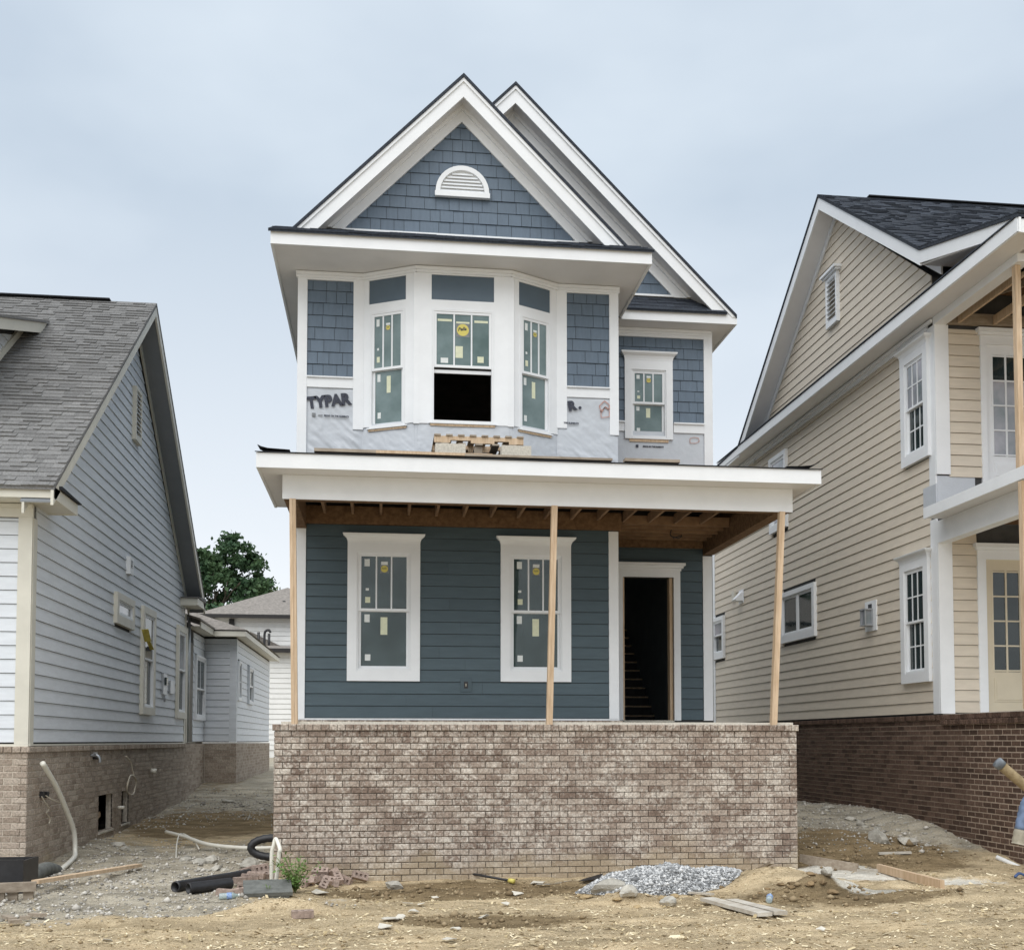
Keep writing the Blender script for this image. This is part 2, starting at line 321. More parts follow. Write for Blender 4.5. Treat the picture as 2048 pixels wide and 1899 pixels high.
def shingles(fr, conv, z0, z1, e, mat, parent, holes=()):
    z = z0; a0 = min(p[0] for p in conv); a1 = max(p[0] for p in conv)
    ws = [.2, .285, .15, .2, .15, .235, .285, .17]; r = 0; k = 0
    while z < z1 - .01:
        a = a0 - random.uniform(0, .2); zt = min(z + e, z1)
        while a < a1:
            w = ws[k % 8]; k += random.choice((1, 1, 1, 2)); pr = .022 + random.uniform(-.003, .003)
            segs = [(a + .003, a + w - .003)]
            for h in holes:
                if h[2] < zt - .02 and h[3] > z + .02:
                    ns = []
                    for c0, c1 in segs:
                        if h[1] <= c0 or h[0] >= c1: ns.append((c0, c1)); continue
                        if h[0] > c0 + .01: ns.append((c0, h[0]))
                        if h[1] < c1 - .01: ns.append((h[1], c1))
                    segs = ns
            for c0, c1 in segs:
                p = clip(rect(c0, c1, z + .006, zt), conv)
                if len(p) >= 3 and area(p) > .0006:
                    plate('wall_shingle', fr, p, lambda b, z=z, zt=zt, pr=pr: pr - .013 * (b - z) / max(.001, zt - z), 0, mat, parent)
            a += w
        z += e; r += 1
def holed_wall(name, fr, a0, a1, b0, b1, holes, o0, o1, mat, parent):
    us = sorted({a0, a1, *[h[0] for h in holes], *[h[1] for h in holes]}); vs = sorted({b0, b1, *[h[2] for h in holes], *[h[3] for h in holes]}); bb = B()
    us = [u for u in us if a0 <= u <= a1]; vs = [v for v in vs if b0 <= v <= b1]
    for i in range(len(us) - 1):
        for j in range(len(vs) - 1):
            m, n = (us[i] + us[i + 1]) / 2, (vs[j] + vs[j + 1]) / 2
            if any(h[0] < m < h[1] and h[2] < n < h[3] for h in holes): continue
            bb.fbox(fr, us[i], us[i + 1], vs[j], vs[j + 1], o0, o1)
    return bb.build(name, mat, parent)
def set_tint(me, vals):
    a = me.attributes.new('tint', 'FLOAT', 'POINT'); a.data.foreach_set('value', np.asarray(vals, dtype=np.float32))
BRICK_MESH = {}
def brick_run(fr, a0, a1, b0, b1, mat, parent, holes=(), L_=.208, hgt=.08, gap=.01, face=.0, depth=.05, limit=300, key=None, ragged=.002):
    """running bond; the pieces nearest the camera are objects of their own, the rest one joined part"""
    items = []; row = 0; b = b1 - hgt
    while b > b0 - hgt * .99:
        a = a0 - (L_ / 2 if row % 2 else 0)
        while a < a1 - .01:
            c0, c1 = max(a, a0) + gap / 2, min(a + L_, a1) - gap / 2
            if c1 - c0 > .025:
                segs = [(c0, c1)]
                for h in holes:
                    if h[2] < b + hgt * .7 and h[3] > b + hgt * .3:
                        ns = []
                        for s0, s1 in segs:
                            if h[1] <= s0 or h[0] >= s1: ns.append((s0, s1)); continue
                            if h[0] > s0 + .02: ns.append((s0, h[0]))
                            if h[1] < s1 - .02: ns.append((h[1], s1))
                        segs = ns
                for s0, s1 in segs: items.append((s0, s1, b + gap / 2, b + hgt - gap / 2))
            a += L_
        row += 1; b -= hgt
    return place_bricks(fr, items, mat, parent, face, depth, limit, ragged)
def place_bricks(fr, items, mat, parent, face, depth, limit, ragged=.002, name='brick'):
    items = sorted(items, key=lambda t: fr.pt((t[0] + t[1]) / 2, (t[2] + t[3]) / 2).length)
    for t in items[:limit]:
        w, h = t[1] - t[0], t[3] - t[2]; k = (round(w, 3), round(h, 3), mat.name, depth, tuple(fr.n))
        if k not in BRICK_MESH:
            f0 = Fr((0, 0, 0), fr.u, fr.n); bb = B(); c = .006
            q = [(-w / 2, -h / 2), (w / 2, -h / 2), (w / 2, h / 2), (-w / 2, h / 2)]; qi = [(x - math.copysign(c, x), y - math.copysign(c, y)) for x, y in q]
            v = [f0.pt(x, y, 0) for x, y in qi] + [f0.pt(x, y, -c) for x, y in q] + [f0.pt(x, y, -depth) for x, y in q]
            fc = [(0, 1, 2, 3)] + [(i, i + 4, (i + 1) % 4 + 4, (i + 1) % 4) for i in range(4)] + [(i + 4, i + 8, (i + 1) % 4 + 8, (i + 1) % 4 + 4) for i in range(4)]
            me = bpy.data.meshes.new(name); me.from_pydata([tuple(p) for p in v], [], fc); me.materials.append(mat); BRICK_MESH[k] = me
        o = bpy.data.objects.new(name, BRICK_MESH[k]); o.location = fr.pt((t[0] + t[1]) / 2, (t[2] + t[3]) / 2, face + random.uniform(-ragged, ragged))
        o.rotation_euler = (0, 0, random.uniform(-.006, .006)); link(o, parent)
    rest = items[limit:]
    if rest:
        bb = B(); tn = []
        for t in rest:
            bb.fbox(fr, t[0], t[1], t[2], t[3], face - depth, face + random.uniform(-ragged, ragged)); tn += [random.random()] * 8
        o = bb.build('bricks', mat, parent); o['kind'] = 'stuff'; set_tint(o.data, tn)
def catmull(P, n=8):
    P = [Vector(p) for p in P]; Q = [P[0]] + P + [P[-1]]; out_ = []
    for i in range(1, len(Q) - 2):
        a, b, c, d = Q[i - 1], Q[i], Q[i + 1], Q[i + 2]
        for k in range(n):
            t = k / n; out_.append(.5 * ((2 * b) + (c - a) * t + (2 * a - 5 * b + 4 * c - d) * t * t + (3 * b - a - 3 * c + d) * t ** 3))
    out_.append(P[-1]); return out_
def tube(name, pts, r, mat, parent=None, sides=10, smooth=True, rib=0., hollow=False, cap=True):
    v = []; f = []; n = len(pts); prev = None
    for i, p in enumerate(pts):
        d = (pts[min(i + 1, n - 1)] - pts[max(i - 1, 0)]).normalized()
        if prev is None:
            prev = d.cross(Vector((0, 0, 1)));  prev = prev if prev.length > .01 else d.cross(Vector((1, 0, 0)))
        a = (prev - d * prev.dot(d)).normalized(); b = d.cross(a); prev = a
        rr = (r(i / (n - 1)) if callable(r) else r) * (1 + (rib if i % 2 else -rib))
        for k in range(sides): t = 2 * math.pi * k / sides; v.append(p + a * (rr * math.cos(t)) + b * (rr * math.sin(t)))
    for i in range(n - 1):
        for k in range(sides): j = (k + 1) % sides; f.append((i * sides + k, i * sides + j, (i + 1) * sides + j, (i + 1) * sides + k))
    if hollow:
        for e, inn in ((0, 1), (n - 1, -1)):
            base = len(v); dd = (pts[e + inn * 1] - pts[e]).normalized(); c = pts[e]
            for k in range(sides): v.append(c + (v[e * sides + k] - c) * .85)
            deep = len(v); far = pts[min(max(e + inn * 12, 0), n - 1)]
            for k in range(sides): v.append(far + (v[e * sides + k] - c) * .8)
            for k in range(sides):
                j = (k + 1) % sides; f.append((e * sides + k, base + k, base + j, e * sides + j)); f.append((base + k, deep + k, deep + j, base + j))
    elif cap: f.append(tuple(range(sides - 1, -1, -1))); f.append(tuple(range((n - 1) * sides, n * sides)))
    return mesh_obj(name, v, f, mat, parent, smooth)
FONT_CACHE = {}
def text(name, s, size, fr, a, b, off, mat, parent, rot=0., bold=0., sxx=1.0, shear=0.):
    cu = bpy.data.curves.new('txt', 'FONT'); cu.body = s; cu.size = size; cu.offset = bold; cu.extrude = .001; cu.shear = shear; cu.resolution_u = 3
    o = bpy.data.objects.new('txt', cu); COL.objects.link(o); dg = bpy.context.evaluated_depsgraph_get(); me = bpy.data.meshes.new_from_object(o.evaluated_get(dg))
    bpy.data.objects.remove(o); bpy.data.curves.remove(cu); c, sn = math.cos(rot), math.sin(rot)
    for vv in me.vertices:
        x, y, z = vv.co; x *= sxx; vv.co = fr.pt(a + x * c - y * sn, b + x * sn + y * c, off + z)
    me.materials.clear(); me.materials.append(mat); me.name = name; return link(bpy.data.objects.new(name, me), parent)

def window(parent, fr, a0, a1, b0, b1, split, cas=(.13, .13, .16), crown=True, grid=(3, 1), lgrid=None, trim=WHITE, sash=WHITE, glass=GLASS, stick='full',
           opened=False, wall_off=.02, low_glass=None, casing=True, crown_h=.12, crown_w=.07, name='window'):
    """a0..b1 outer frame; cas = (side, bottom, top) casing widths; parts: casing mesh > sashes, muntins, panes, stickers"""
    cs, cb, ct = cas; w = wall_off; fw_ = .045
    bb = B()
    if casing:
        bb.fbox(fr, a0 - cs, a0, b0 - cb, b1 + ct, -.03, w + .028).fbox(fr, a1, a1 + cs, b0 - cb, b1 + ct, -.03, w + .028)
        if ct > 0: bb.fbox(fr, a0, a1, b1, b1 + ct, -.03, w + .0275)
        if cb > 0: bb.fbox(fr, a0, a1, b0 - cb, b0, -.03, w + .0275)
    else:
        bb.fbox(fr, a0 - .012, a0, b0, b1, -.05, w + .012).fbox(fr, a1, a1 + .012, b0, b1, -.05, w + .012).fbox(fr, a0 - .012, a1 + .012, b1, b1 + .012, -.05, w + .012)
    wo = bb.build(name, trim, parent)
    if crown and casing:
        z0 = b1 + ct; c = B(); l0, l1 = a0 - cs, a1 + cs
        prof = [(0, w + .03), (.03, w + .035), (crown_h * .55, w + .05), (crown_h * .85, w + .03 + crown_w * .9), (crown_h, w + .03 + crown_w), (crown_h + .008, w + .03 + crown_w)]
        k0 = len(c.v)
        for h, o in prof:
            e = max(0, o - w - .03); c.v += [fr.pt(l0 - e, z0 + h, o), fr.pt(l1 + e, z0 + h, o), fr.pt(l1 + e, z0 + h, -.01), fr.pt(l0 - e, z0 + h, -.01)]
        n = len(prof)
        for i in range(n - 1):
            for k in range(4): j = (k + 1) % 4; c.f.append((i * 4 + k, i * 4 + j, i * 4 + 4 + j, i * 4 + 4 + k))
        c.f.append((n * 4 - 4, n * 4 - 3, n * 4 - 2, n * 4 - 1)); c.f.append((3, 2, 1, 0)); c.build('window_crown', trim, wo)
    fo = w + .012
    B().fbox(fr, a0 + .001, a0 + .022, b0, b1, -.06, fo).fbox(fr, a1 - .022, a1 - .001, b0, b1, -.06, fo).fbox(fr, a0 + .022, a1 - .022, b1 - .022, b1 - .001, -.06, fo).fbox(fr, a0 + .022, a1 - .022, b0 + .001, b0 + .03, -.06, fo + .01).build('window_frame', sash, wo)
    i0, i1 = a0 + .022, a1 - .022
    def sash_(nm, z0, z1, off, gr, gl):
        r = .038
        B().fbox(fr, i0 + .001, i0 + r, z0, z1, off - .03, off).fbox(fr, i1 - r, i1 - .001, z0, z1, off - .03, off).fbox(fr, i0 + r, i1 - r, z1 - r, z1 - .001, off - .03, off - .0005).fbox(fr, i0 + r, i1 - r, z0 + .001, z0 + r, off - .03, off - .0005).build(nm, sash, wo)
        ga0, ga1, gb0, gb1 = i0 + r, i1 - r, z0 + r, z1 - r; nc, nr = gr; m = .011
        for c in range(1, nc):
            x = ga0 + (ga1 - ga0) * c / nc; B().fbox(fr, x - m, x + m, gb0, gb1, off - .02, off - .003).build('muntin', sash, wo)
        for q in range(1, nr):
            z = gb0 + (gb1 - gb0) * q / nr; B().fbox(fr, ga0, ga1, z - m, z + m, off - .019, off - .004).build('muntin', sash, wo)
        for c in range(nc):
            for q in range(nr):
                p0 = ga0 + (ga1 - ga0) * c / nc; p1 = ga0 + (ga1 - ga0) * (c + 1) / nc; q0 = gb0 + (gb1 - gb0) * q / nr; q1 = gb0 + (gb1 - gb0) * (q + 1) / nr
                B().fbox(fr, p0, p1, q0, q1, off - .016, off - .012).build('pane', gl, wo)
        return ga0, ga1, gb0, gb1
    if split is None:
        sash_('sash', b0 + .03, b1 - .022, w - .008, grid, glass); return wo
    u = sash_('upper_sash', split, b1 - .022, w + .004, grid, glass)
    def st(nm, A0, A1, Z0, Z1, mat, off): B().fbox(fr, A0, A1, Z0, Z1, off - .0115, off - .0105).build(nm, mat, wo)
    if opened:
        r = .05; zt = split - .025
        B().fbox(fr, i0 + .001, i1 - .001, zt - r, zt, -.035, w - .032).build('lower_sash', sash, wo)
        lz = None
    else:
        lz = sash_('lower_sash', b0 + .03, split + .03, w - .032, lgrid or (1, 1), low_glass or glass)
    if stick:
        W_ = u[1] - u[0]; Hh = u[3] - u[2]; o = w + .004
        q = lambda x: u[0] + W_ * x; z = lambda y: u[2] + Hh * y
        if stick == 'big':
            cx_, cz_ = q(.5), z(.7); R_ = W_ * .115
            st('sticker', cx_ - R_ * 1.12, cx_ + R_ * 1.12, cz_ - R_ * 1.15, cz_ + R_ * 1.08, INKG, o); st('sticker', cx_ - R_ * 1.1, cx_ + R_ * 1.1, cz_ + R_ * 1.1, cz_ + R_ * 1.4, STICKY, o)
            disc = [(cx_ + R_ * math.cos(t * math.pi / 14), cz_ + R_ * math.sin(t * math.pi / 14)) for t in range(28)]
            d = plate('sticker', fr, disc, o - .009, o - .0104, YELLOW, wo); text('lettering', 'Pella', R_ * .8, fr, cx_ - R_ * .82, cz_ - R_ * .18, o - .0085, INK, wo, rot=.12, shear=.35, bold=.002, sxx=.95)
            st('sticker', q(.08), q(.22), z(.04), z(.14), STICKW, o); st('sticker', q(.36), q(.50), z(.15), z(.38), STICKY, o); st('sticker', q(.78), q(.9), z(.07), z(.19), STICKY, o)
            st('sticker', q(.02), q(.29), z(.86), z(.905), STICKY, o); st('sticker', q(.72), q(.98), z(.855), z(.9), STICKY, o)
        else:
            st('sticker', q(.07), q(.185), z(.81), z(.95), STICKW, o); cx_, cz_ = q(.51), z(.765); R_ = W_ * .078
            st('sticker', cx_ - R_ * 1.2, cx_ + R_ * 1.2, cz_ - R_ * 1.2, cz_ + R_ * 1.1, INKG, o); st('sticker', cx_ - R_ * .95, cx_ + R_ * .95, cz_ + R_ * 1.15, cz_ + R_ * 2.1, STICKW, o)
            disc = [(cx_ + R_ * math.cos(t * math.pi / 10), cz_ + R_ * math.sin(t * math.pi / 10)) for t in range(20)]
            plate('sticker', fr, disc, o - .009, o - .0104, YELLOW, wo); text('lettering', 'Pella', R_ * .75, fr, cx_ - R_ * .8, cz_ - R_ * .18, o - .0085, INK, wo, rot=.12, shear=.35)
            st('sticker', q(.09), q(.2), z(.11), z(.22), STICKY, o); st('sticker', q(.1), q(.17), z(.345), z(.39), STICKW, o)
            if lz:
                W2 = lz[1] - lz[0]; H2 = lz[3] - lz[2]; o = w - .032; q = lambda x: lz[0] + W2 * x; z = lambda y: lz[2] + H2 * y
                st('sticker', q(.075), q(.19), z(.81), z(.955), STICKW, o); st('sticker', q(.43), q(.58), z(.58), z(.905), STICKY, o); st('sticker', q(.09), q(.21), z(.1), z(.215), STICKW, o)
    return wo

# ================================================================== THE SETTING: ground
def build_ground():
    xs = np.concatenate([np.linspace(-120, -10, 14), np.arange(-9.6, 13.6, .07), np.linspace(14, 120, 14)])
    ys = np.concatenate([np.linspace(-40, 5, 8), np.arange(5.6, 17.5, .07), np.arange(17.6, 40, .3), np.linspace(41, 160, 22)])
    X, Y = np.meshgrid(xs, ys); Z = H0(X, Y)
    nx, ny = len(xs), len(ys); v = np.stack([X.ravel(), Y.ravel(), Z.ravel()], 1)
    i = np.arange(nx * ny).reshape(ny, nx); q = np.stack([i[:-1, :-1].ravel(), i[:-1, 1:].ravel(), i[1:, 1:].ravel(), i[1:, :-1].ravel()], 1)
    me = bpy.data.meshes.new('ground'); me.vertices.add(len(v)); me.vertices.foreach_set('co', v.astype(np.float32).ravel())
    me.loops.add(q.size); me.loops.foreach_set('vertex_index', q.astype(np.int32).ravel()); me.polygons.add(len(q)); me.polygons.foreach_set('loop_start', np.arange(0, q.size, 4, dtype=np.int32)); me.polygons.foreach_set('loop_total', np.full(len(q), 4, dtype=np.int32))
    me.polygons.foreach_set('use_smooth', np.ones(len(q), dtype=bool)); me.update(); me.validate()
    me.attributes.new('zone', 'FLOAT_COLOR', 'POINT').data.foreach_set('color', zones(X.ravel(), Y.ravel()).astype(np.float32).ravel())
    m = bpy.data.materials.new('building_site_soil'); m.use_nodes = True; t = m.node_tree; n = t.nodes; l = t.links.new; b = n['Principled BSDF']; b.inputs['Roughness'].default_value = .95; b.inputs['Specular IOR Level'].default_value = .1
    g = n.new('ShaderNodeNewGeometry'); at = n.new('ShaderNodeAttribute'); at.attribute_name = 'zone'; sp = n.new('ShaderNodeSeparateColor'); l(at.outputs['Color'], sp.inputs['Color'])
    def nz(s, d=6, r=.65):
        q_ = n.new('ShaderNodeTexNoise'); q_.inputs['Scale'].default_value = s; q_.inputs['Detail'].default_value = d; q_.inputs['Roughness'].default_value = r; l(g.outputs['Position'], q_.inputs['Vector']); return q_.outputs['Fac']
    def ramp(f, a, c, lo=.35, hi=.65):
        r = n.new('ShaderNodeValToRGB'); r.color_ramp.elements[0].position = lo; r.color_ramp.elements[1].position = hi; r.color_ramp.elements[0].color = (*a, 1); r.color_ramp.elements[1].color = (*c, 1); l(f, r.inputs['Fac']); return r.outputs['Color']
    def mix(f, a, c):
        q_ = n.new('ShaderNodeMix'); q_.data_type = 'RGBA'; l(f, q_.inputs['Factor']); l(a, q_.inputs['A']); l(c, q_.inputs['B']); return q_.outputs['Result']
    def edge(ch, f):           # ragged zone edge
        a = n.new('ShaderNodeMath'); a.operation = 'MULTIPLY_ADD'; a.inputs[1].default_value = 1.0; l(f, a.inputs[0]); l(ch, a.inputs[2])
        r = n.new('ShaderNodeMapRange'); r.inputs['From Min'].default_value = .88; r.inputs['From Max'].default_value = 1.12; l(a.outputs[0], r.inputs['Value']); return r.outputs['Result']
    fine = nz(38); mid = nz(3.2); big = nz(.8, 3)
    straw = mix(ramp(big, (0, 0, 0), (1, 1, 1)), ramp(fine, (.46, .36, .225), (.78, .65, .45)), ramp(mid, (.5, .39, .245), (.72, .59, .4)))
    grav = ramp(fine, (.33, .3, .25), (.66, .62, .53)); gb = ramp(mid, (.45, .39, .29), (.56, .52, .44)); grav = mix(ramp(big, (.2, .2, .2), (.8, .8, .8)), grav, gb)
    mud = mix(ramp(mid, (.2, .2, .2), (.9, .9, .9)), ramp(fine, (.2, .148, .085), (.34, .26, .155)), ramp(mid, (.21, .157, .092), (.37, .285, .175)))
    pale = ramp(mid, (.7, .67, .6), (.86, .84, .78))
    c = mix(edge(sp.outputs['Red'], nz(2.2)), straw, grav); c = mix(edge(sp.outputs['Green'], nz(2.7)), c, mud); c = mix(edge(sp.outputs['Blue'], nz(5)), c, pale)
    sk = ramp(nz(95, 3, .6), (.74, .72, .68), (1.14, 1.13, 1.1), .34, .66); sv = n.new('ShaderNodeVectorMath'); sv.operation = 'MULTIPLY'; l(c, sv.inputs[0]); l(sk, sv.inputs[1]); c = sv.outputs['Vector']
    dp = n.new('ShaderNodeMapRange'); dp.inputs['From Min'].default_value = .4; dp.inputs['From Max'].default_value = .62; dp.inputs['To Min'].default_value = 1.14; dp.inputs['To Max'].default_value = .66; mpn = n.new('ShaderNodeMapping'); mpn.inputs['Scale'].default_value = (.7, 2.6, 1); l(g.outputs['Position'], mpn.inputs['Vector']); ns = n.new('ShaderNodeTexNoise'); ns.inputs['Scale'].default_value = 1.5; ns.inputs['Detail'].default_value = 7; ns.inputs['Roughness'].default_value = .68; l(mpn.outputs['Vector'], ns.inputs['Vector']); l(ns.outputs['Fac'], dp.inputs['Value'])
    dv = n.new('ShaderNodeVectorMath'); dv.operation = 'SCALE'; l(c, dv.inputs[0]); l(dp.outputs['Result'], dv.inputs['Scale']); l(dv.outputs['Vector'], b.inputs['Base Color'])
    bp = n.new('ShaderNodeBump'); bp.inputs['Strength'].default_value = .9; bp.inputs['Distance'].default_value = .05; l(fine, bp.inputs['Height']); l(bp.outputs['Normal'], b.inputs['Normal'])
    me.materials.append(m); o = bpy.data.objects.new('ground', me); COL.objects.link(o); o['kind'] = 'structure'
def gauss(X, Y, p, rx, ry): return np.exp(-((X - p.x) / rx) ** 2 - ((Y - p.y) / ry) ** 2)
def zones(X, Y):
    sm = lambda v, a, b: np.clip((v - a) / (b - a), 0, 1)
    grav = sm(-X, .9, 1.8) * sm(Y, 9.6, 11.0) * .85 + sm(X, 5.2, 6.4) * sm(Y, 14.0, 15.2) * .75 + sm(-X, 3.6, 4.2) * sm(9.9 - Y, 0, .8) * .75
    grav = np.maximum(grav, .62 * gauss(X, Y, G(640, 1815), .7, .3)); grav -= .8 * gauss(X, Y, G(430, 1665), 2.0, 2.2)
    grav -= .5 * gauss(X, Y, G(560, 1815), .6, .3)
    mud = 1.6 * gauss(X, Y, G(940, 1785), 1.5, .9) + 1.2 * gauss(X, Y, G(980, 1840), .9, .55) + 1.0 * gauss(X, Y, G(1600, 1790), .9, .55) + 1.0 * gauss(X, Y, G(440, 1650), 1.9, 2.6) + .55 * gauss(X, Y, G(450, 1560), 1.2, 6) + .5 * gauss(X, Y, G(260, 1850), 1.0, .25) + 1.1 * gauss(X, Y, G(1650, 1695), 1.6, 1.3) + .6 * gauss(X, Y, G(1800, 1700), .9, 1.2) + .6 * gauss(X, Y, G(1260, 1795), .7, .3) + .6 * gauss(X, Y, G(1830, 1790), 1.0, .3)
    pale = 1.7 * gauss(X, Y, G(1680, 1748), .65, .6) + 1.5 * gauss(X, Y, G(1750, 1785), .65, .3) + .7 * gauss(X, Y, G(1930, 1765), .6, .5) + .55 * gauss(X, Y, G(660, 1800), .28, .14) + .5 * gauss(X, Y, G(1110, 1765), .5, .15)
    pale -= 1.5 * gauss(X, Y, G(1590, 1778), .45, .3); pale -= .6 * gauss(X, Y, G(1790, 1772), .3, .12)
    return np.stack([np.clip(grav, 0, 1), np.clip(mud, 0, 1), np.clip(pale, 0, 1), np.ones_like(X)], 1)
build_ground()

def pieces(name, pts, size, mat, flat=.7, elong=1.0, kind='stuff', label=None, quad=False, sink=.3):
    """many small jittered octahedra (or flat chips) joined in one mesh"""
    n = len(pts); size = np.asarray(size).reshape(-1, 1)
    ang = RNG.random(n) * 6.283; ca, sa = np.cos(ang)[:, None], np.sin(ang)[:, None]
    if quad: base = np.array([(-1, -.5, 0), (1, -.5, 0), (1, .5, 0), (-1, .5, 0)], float); fc = np.array([(0, 1, 2, 3)])
    else: base = np.array([(1, 0, 0), (-1, 0, 0), (0, 1, 0), (0, -1, 0), (0, 0, 1), (0, 0, -1)], float); fc = np.array([(0, 2, 4), (2, 1, 4), (1, 3, 4), (3, 0, 4), (2, 0, 5), (1, 2, 5), (3, 1, 5), (0, 3, 5)])
    k = len(base); v = np.repeat(base[None], n, 0) * (1 + .45 * (RNG.random((n, k, 3)) - .5)) + .25 * (RNG.random((n, k, 3)) - .5) * (0 if quad else 1)
    v[:, :, 0] *= elong; v[:, :, 2] *= flat
    if quad: v[:, :, 2] += v[:, :, 0] * (RNG.random((n, 1)) - .5) * .7 + v[:, :, 1] * (RNG.random((n, 1)) - .5) * .8
    x = v[:, :, 0] * ca - v[:, :, 1] * sa; y = v[:, :, 0] * sa + v[:, :, 1] * ca
    v = np.stack([x, y, v[:, :, 2]], 2) * size[:, :, None] + np.asarray(pts)[:, None, :]; v[:, :, 2] += (size * (1 - sink) * (.5 if not quad else .6))
    F_ = (fc[None] + (np.arange(n) * k)[:, None, None]).reshape(-1, fc.shape[1])
    me = bpy.data.meshes.new(name); me.vertices.add(n * k); me.vertices.foreach_set('co', v.astype(np.float32).ravel()); me.loops.add(F_.size); me.loops.foreach_set('vertex_index', F_.astype(np.int32).ravel())
    me.polygons.add(len(F_)); me.polygons.foreach_set('loop_start', np.arange(0, F_.size, fc.shape[1], dtype=np.int32)); me.polygons.foreach_set('loop_total', np.full(len(F_), fc.shape[1], dtype=np.int32)); me.update()
    set_tint(me, np.repeat(RNG.random(n), k)); me.materials.append(mat); o = bpy.data.objects.new(name, me); COL.objects.link(o)
    if kind: o['kind'] = kind
    if label: tag(o, *label)
    return o
def scatter(n, x0, x1, y0, y1, wfn):
    X = RNG.uniform(x0, x1, n); Y = y0 + (y1 - y0) * RNG.random(n) ** 1.5; w = wfn(X, Y); k = RNG.random(n) < w; return X[k], Y[k]
def zsel(i):
    def fn(X, Y):
        z = zones(X, Y)[:, i] + .5 * fbm(X * 1.6, Y * 1.6, 21); return np.clip((z - .25) * 1.6, 0, 1)
    return fn
def strawsel(X, Y):
    z = zones(X, Y); return np.clip(1.0 - z[:, 0] - z[:, 1] * 1.1 - z[:, 2] * 1.4 + .6 * fbm(X * 1.2, Y * 1.2, 31), 0, 1) * (Y < 13.6)
X, Y = scatter(60000, -6.5, 9, 7.2, 27, zsel(0)); ok = ~((X > -1.25) & (X < 5.5) & (Y > 13.85)); ok &= (X > -4.42) | (Y < 14.3); ok &= X < 8.68; X, Y = X[ok], Y[ok]
pieces('gravel', np.stack([X, Y, H0(X, Y)], 1), RNG.gamma(2.0, .0048, len(X)) + .004, STONE_G, label=('grey gravel spread over the site beside the pale grey house', 'gravel'))
X, Y = scatter(45000, -5.5, 9.5, 7.2, 13.6, strawsel)
pieces('straw_litter', np.stack([X, Y, H0(X, Y)], 1), RNG.gamma(1.6, .003, len(X)) + .003, STRAW, elong=1.5, quad=True, label=('dry straw and wood chips strewn over the foreground soil', 'straw'))
X, Y = scatter(20000, -5.5, 9.5, 7.2, 15, zsel(1)); ok = ~((X > -1.25) & (X < 5.5) & (Y > 13.75)); X, Y = X[ok], Y[ok]
pieces('soil_clods', np.stack([X, Y, H0(X, Y)], 1), RNG.gamma(1.2, .008, len(X)) + .004, CLOD, label=('brown soil clods in front of the brick porch wall', 'soil'))

X, Y = scatter(9000, -5.5, 9.5, 7.2, 13.6, strawsel)
pieces('crumbled_soil', np.stack([X, Y, H0(X, Y)], 1), RNG.gamma(1.1, .0042, len(X)) + .004, stone_mat('tan_crumbs', (.28, .21, .12), (.46, .36, .22), (.62, .52, .36)), label=('tan crumbs of soil and grit across the foreground', 'soil'))
# ================================================================== CENTRE HOUSE
Y1, Y2 = 15.9, 17.4
XL, XM, XR = -1.25, 3.56, 5.51
GC, GT = 1.165, 9.877            # front gable: centre, ridge height
MC, MT = 2.13, 10.76             # main gable behind
H = thing('house', (2.1, 20, -1.75), 'blue-grey narrow two-storey house under construction with bay window and brick porch wall', 'house')
f1, f2 = FY(Y1), FY(Y2)
W1 = (-.362, .422, 1.026, 2.769); W2 = (1.901, 2.685, 1.03, 2.773); W3 = (4.126, 4.719, 5.057, 6.205); DOOR = (3.961, 4.828, .33, 2.713)
# shell
holed_wall('front_wall', f1, XL, XM, .1, 6.95, [W1, W2, (-.2, 2.5, 4.62, 6.85)], -.14, 0, SHEATH, H)
plate('gable_wall', f1, [(XL + .02, 6.95), (XM - .02, 6.95), (GC, 9.34)], 0, -.1, SHEATH, H)
holed_wall('entrance_wall', f2, XL, XR, .1, 6.95, [W3, DOOR, (XL + .2, XM - .2, .4, 6.8)], -.14, 0, SHEATH, H)
plate('rear_gable_wall', f2, [(XL + .02, 6.95), (XR - .02, 6.95), (MC, 10.3)], 0, -.1, SHEATH, H)
B().box(XL, XL + .12, Y1 + .14, 26.5, -1.5, 6.95).build('side_wall', BLUE, H); holed_wall('side_wall', FXP(XR), Y2 + .14, 26.5, -1.6, 6.95, [(21.3, 23.2, 3.9, 5.6)], -.12, 0, BLUE, H)  # unseen opening in the right wall, added to light the stair hall
B().box(XM - .12, XM, Y1 + .14, Y2, .1, 6.95).build('side_wall', BLUE, H); B().box(XL, XR, 26.5, 26.62, -1.5, 6.95).build('rear_wall', BLUE, H)
B().box(XL + .12, XM - .12, Y1 + .15, Y2 + .15, .18, .3).box(XL + .12, XR - .12, Y2 + .15, 26.5, .18, .3).build('floor', INT, H); B().box(XL + .12, XM - .12, Y1 + .15, Y2 + .15, 3.5, 3.62).box(XL + .12, XR - .12, Y2 + .15, 19.4, 3.5, 3.62).box(XL + .12, 4.2, 19.4, 26.5, 3.5, 3.62).build('upper_floor', INT, H)
B().box(XL + .12, XM - .12, Y1 + .15, Y2 + .15, 6.7, 6.78).box(XL + .12, XR - .12, Y2 + .15, 26.5, 6.7, 6.78).build('ceiling', INT, H); B().box(3.5, 3.6, Y2 + .2, 26.4, .3, 3.5).build('partition_wall', INT, H)
holed_wall('partition_wall', FXP(5.385), 17.6, 26.4, .3, 6.6, [(21.3, 23.2, 3.9, 5.6)], -.08, 0, M('blue_grey_plaster', (.2, .25, .28), .8, .08, 3), H)  # opening repeated here so the added side light reaches the stairs
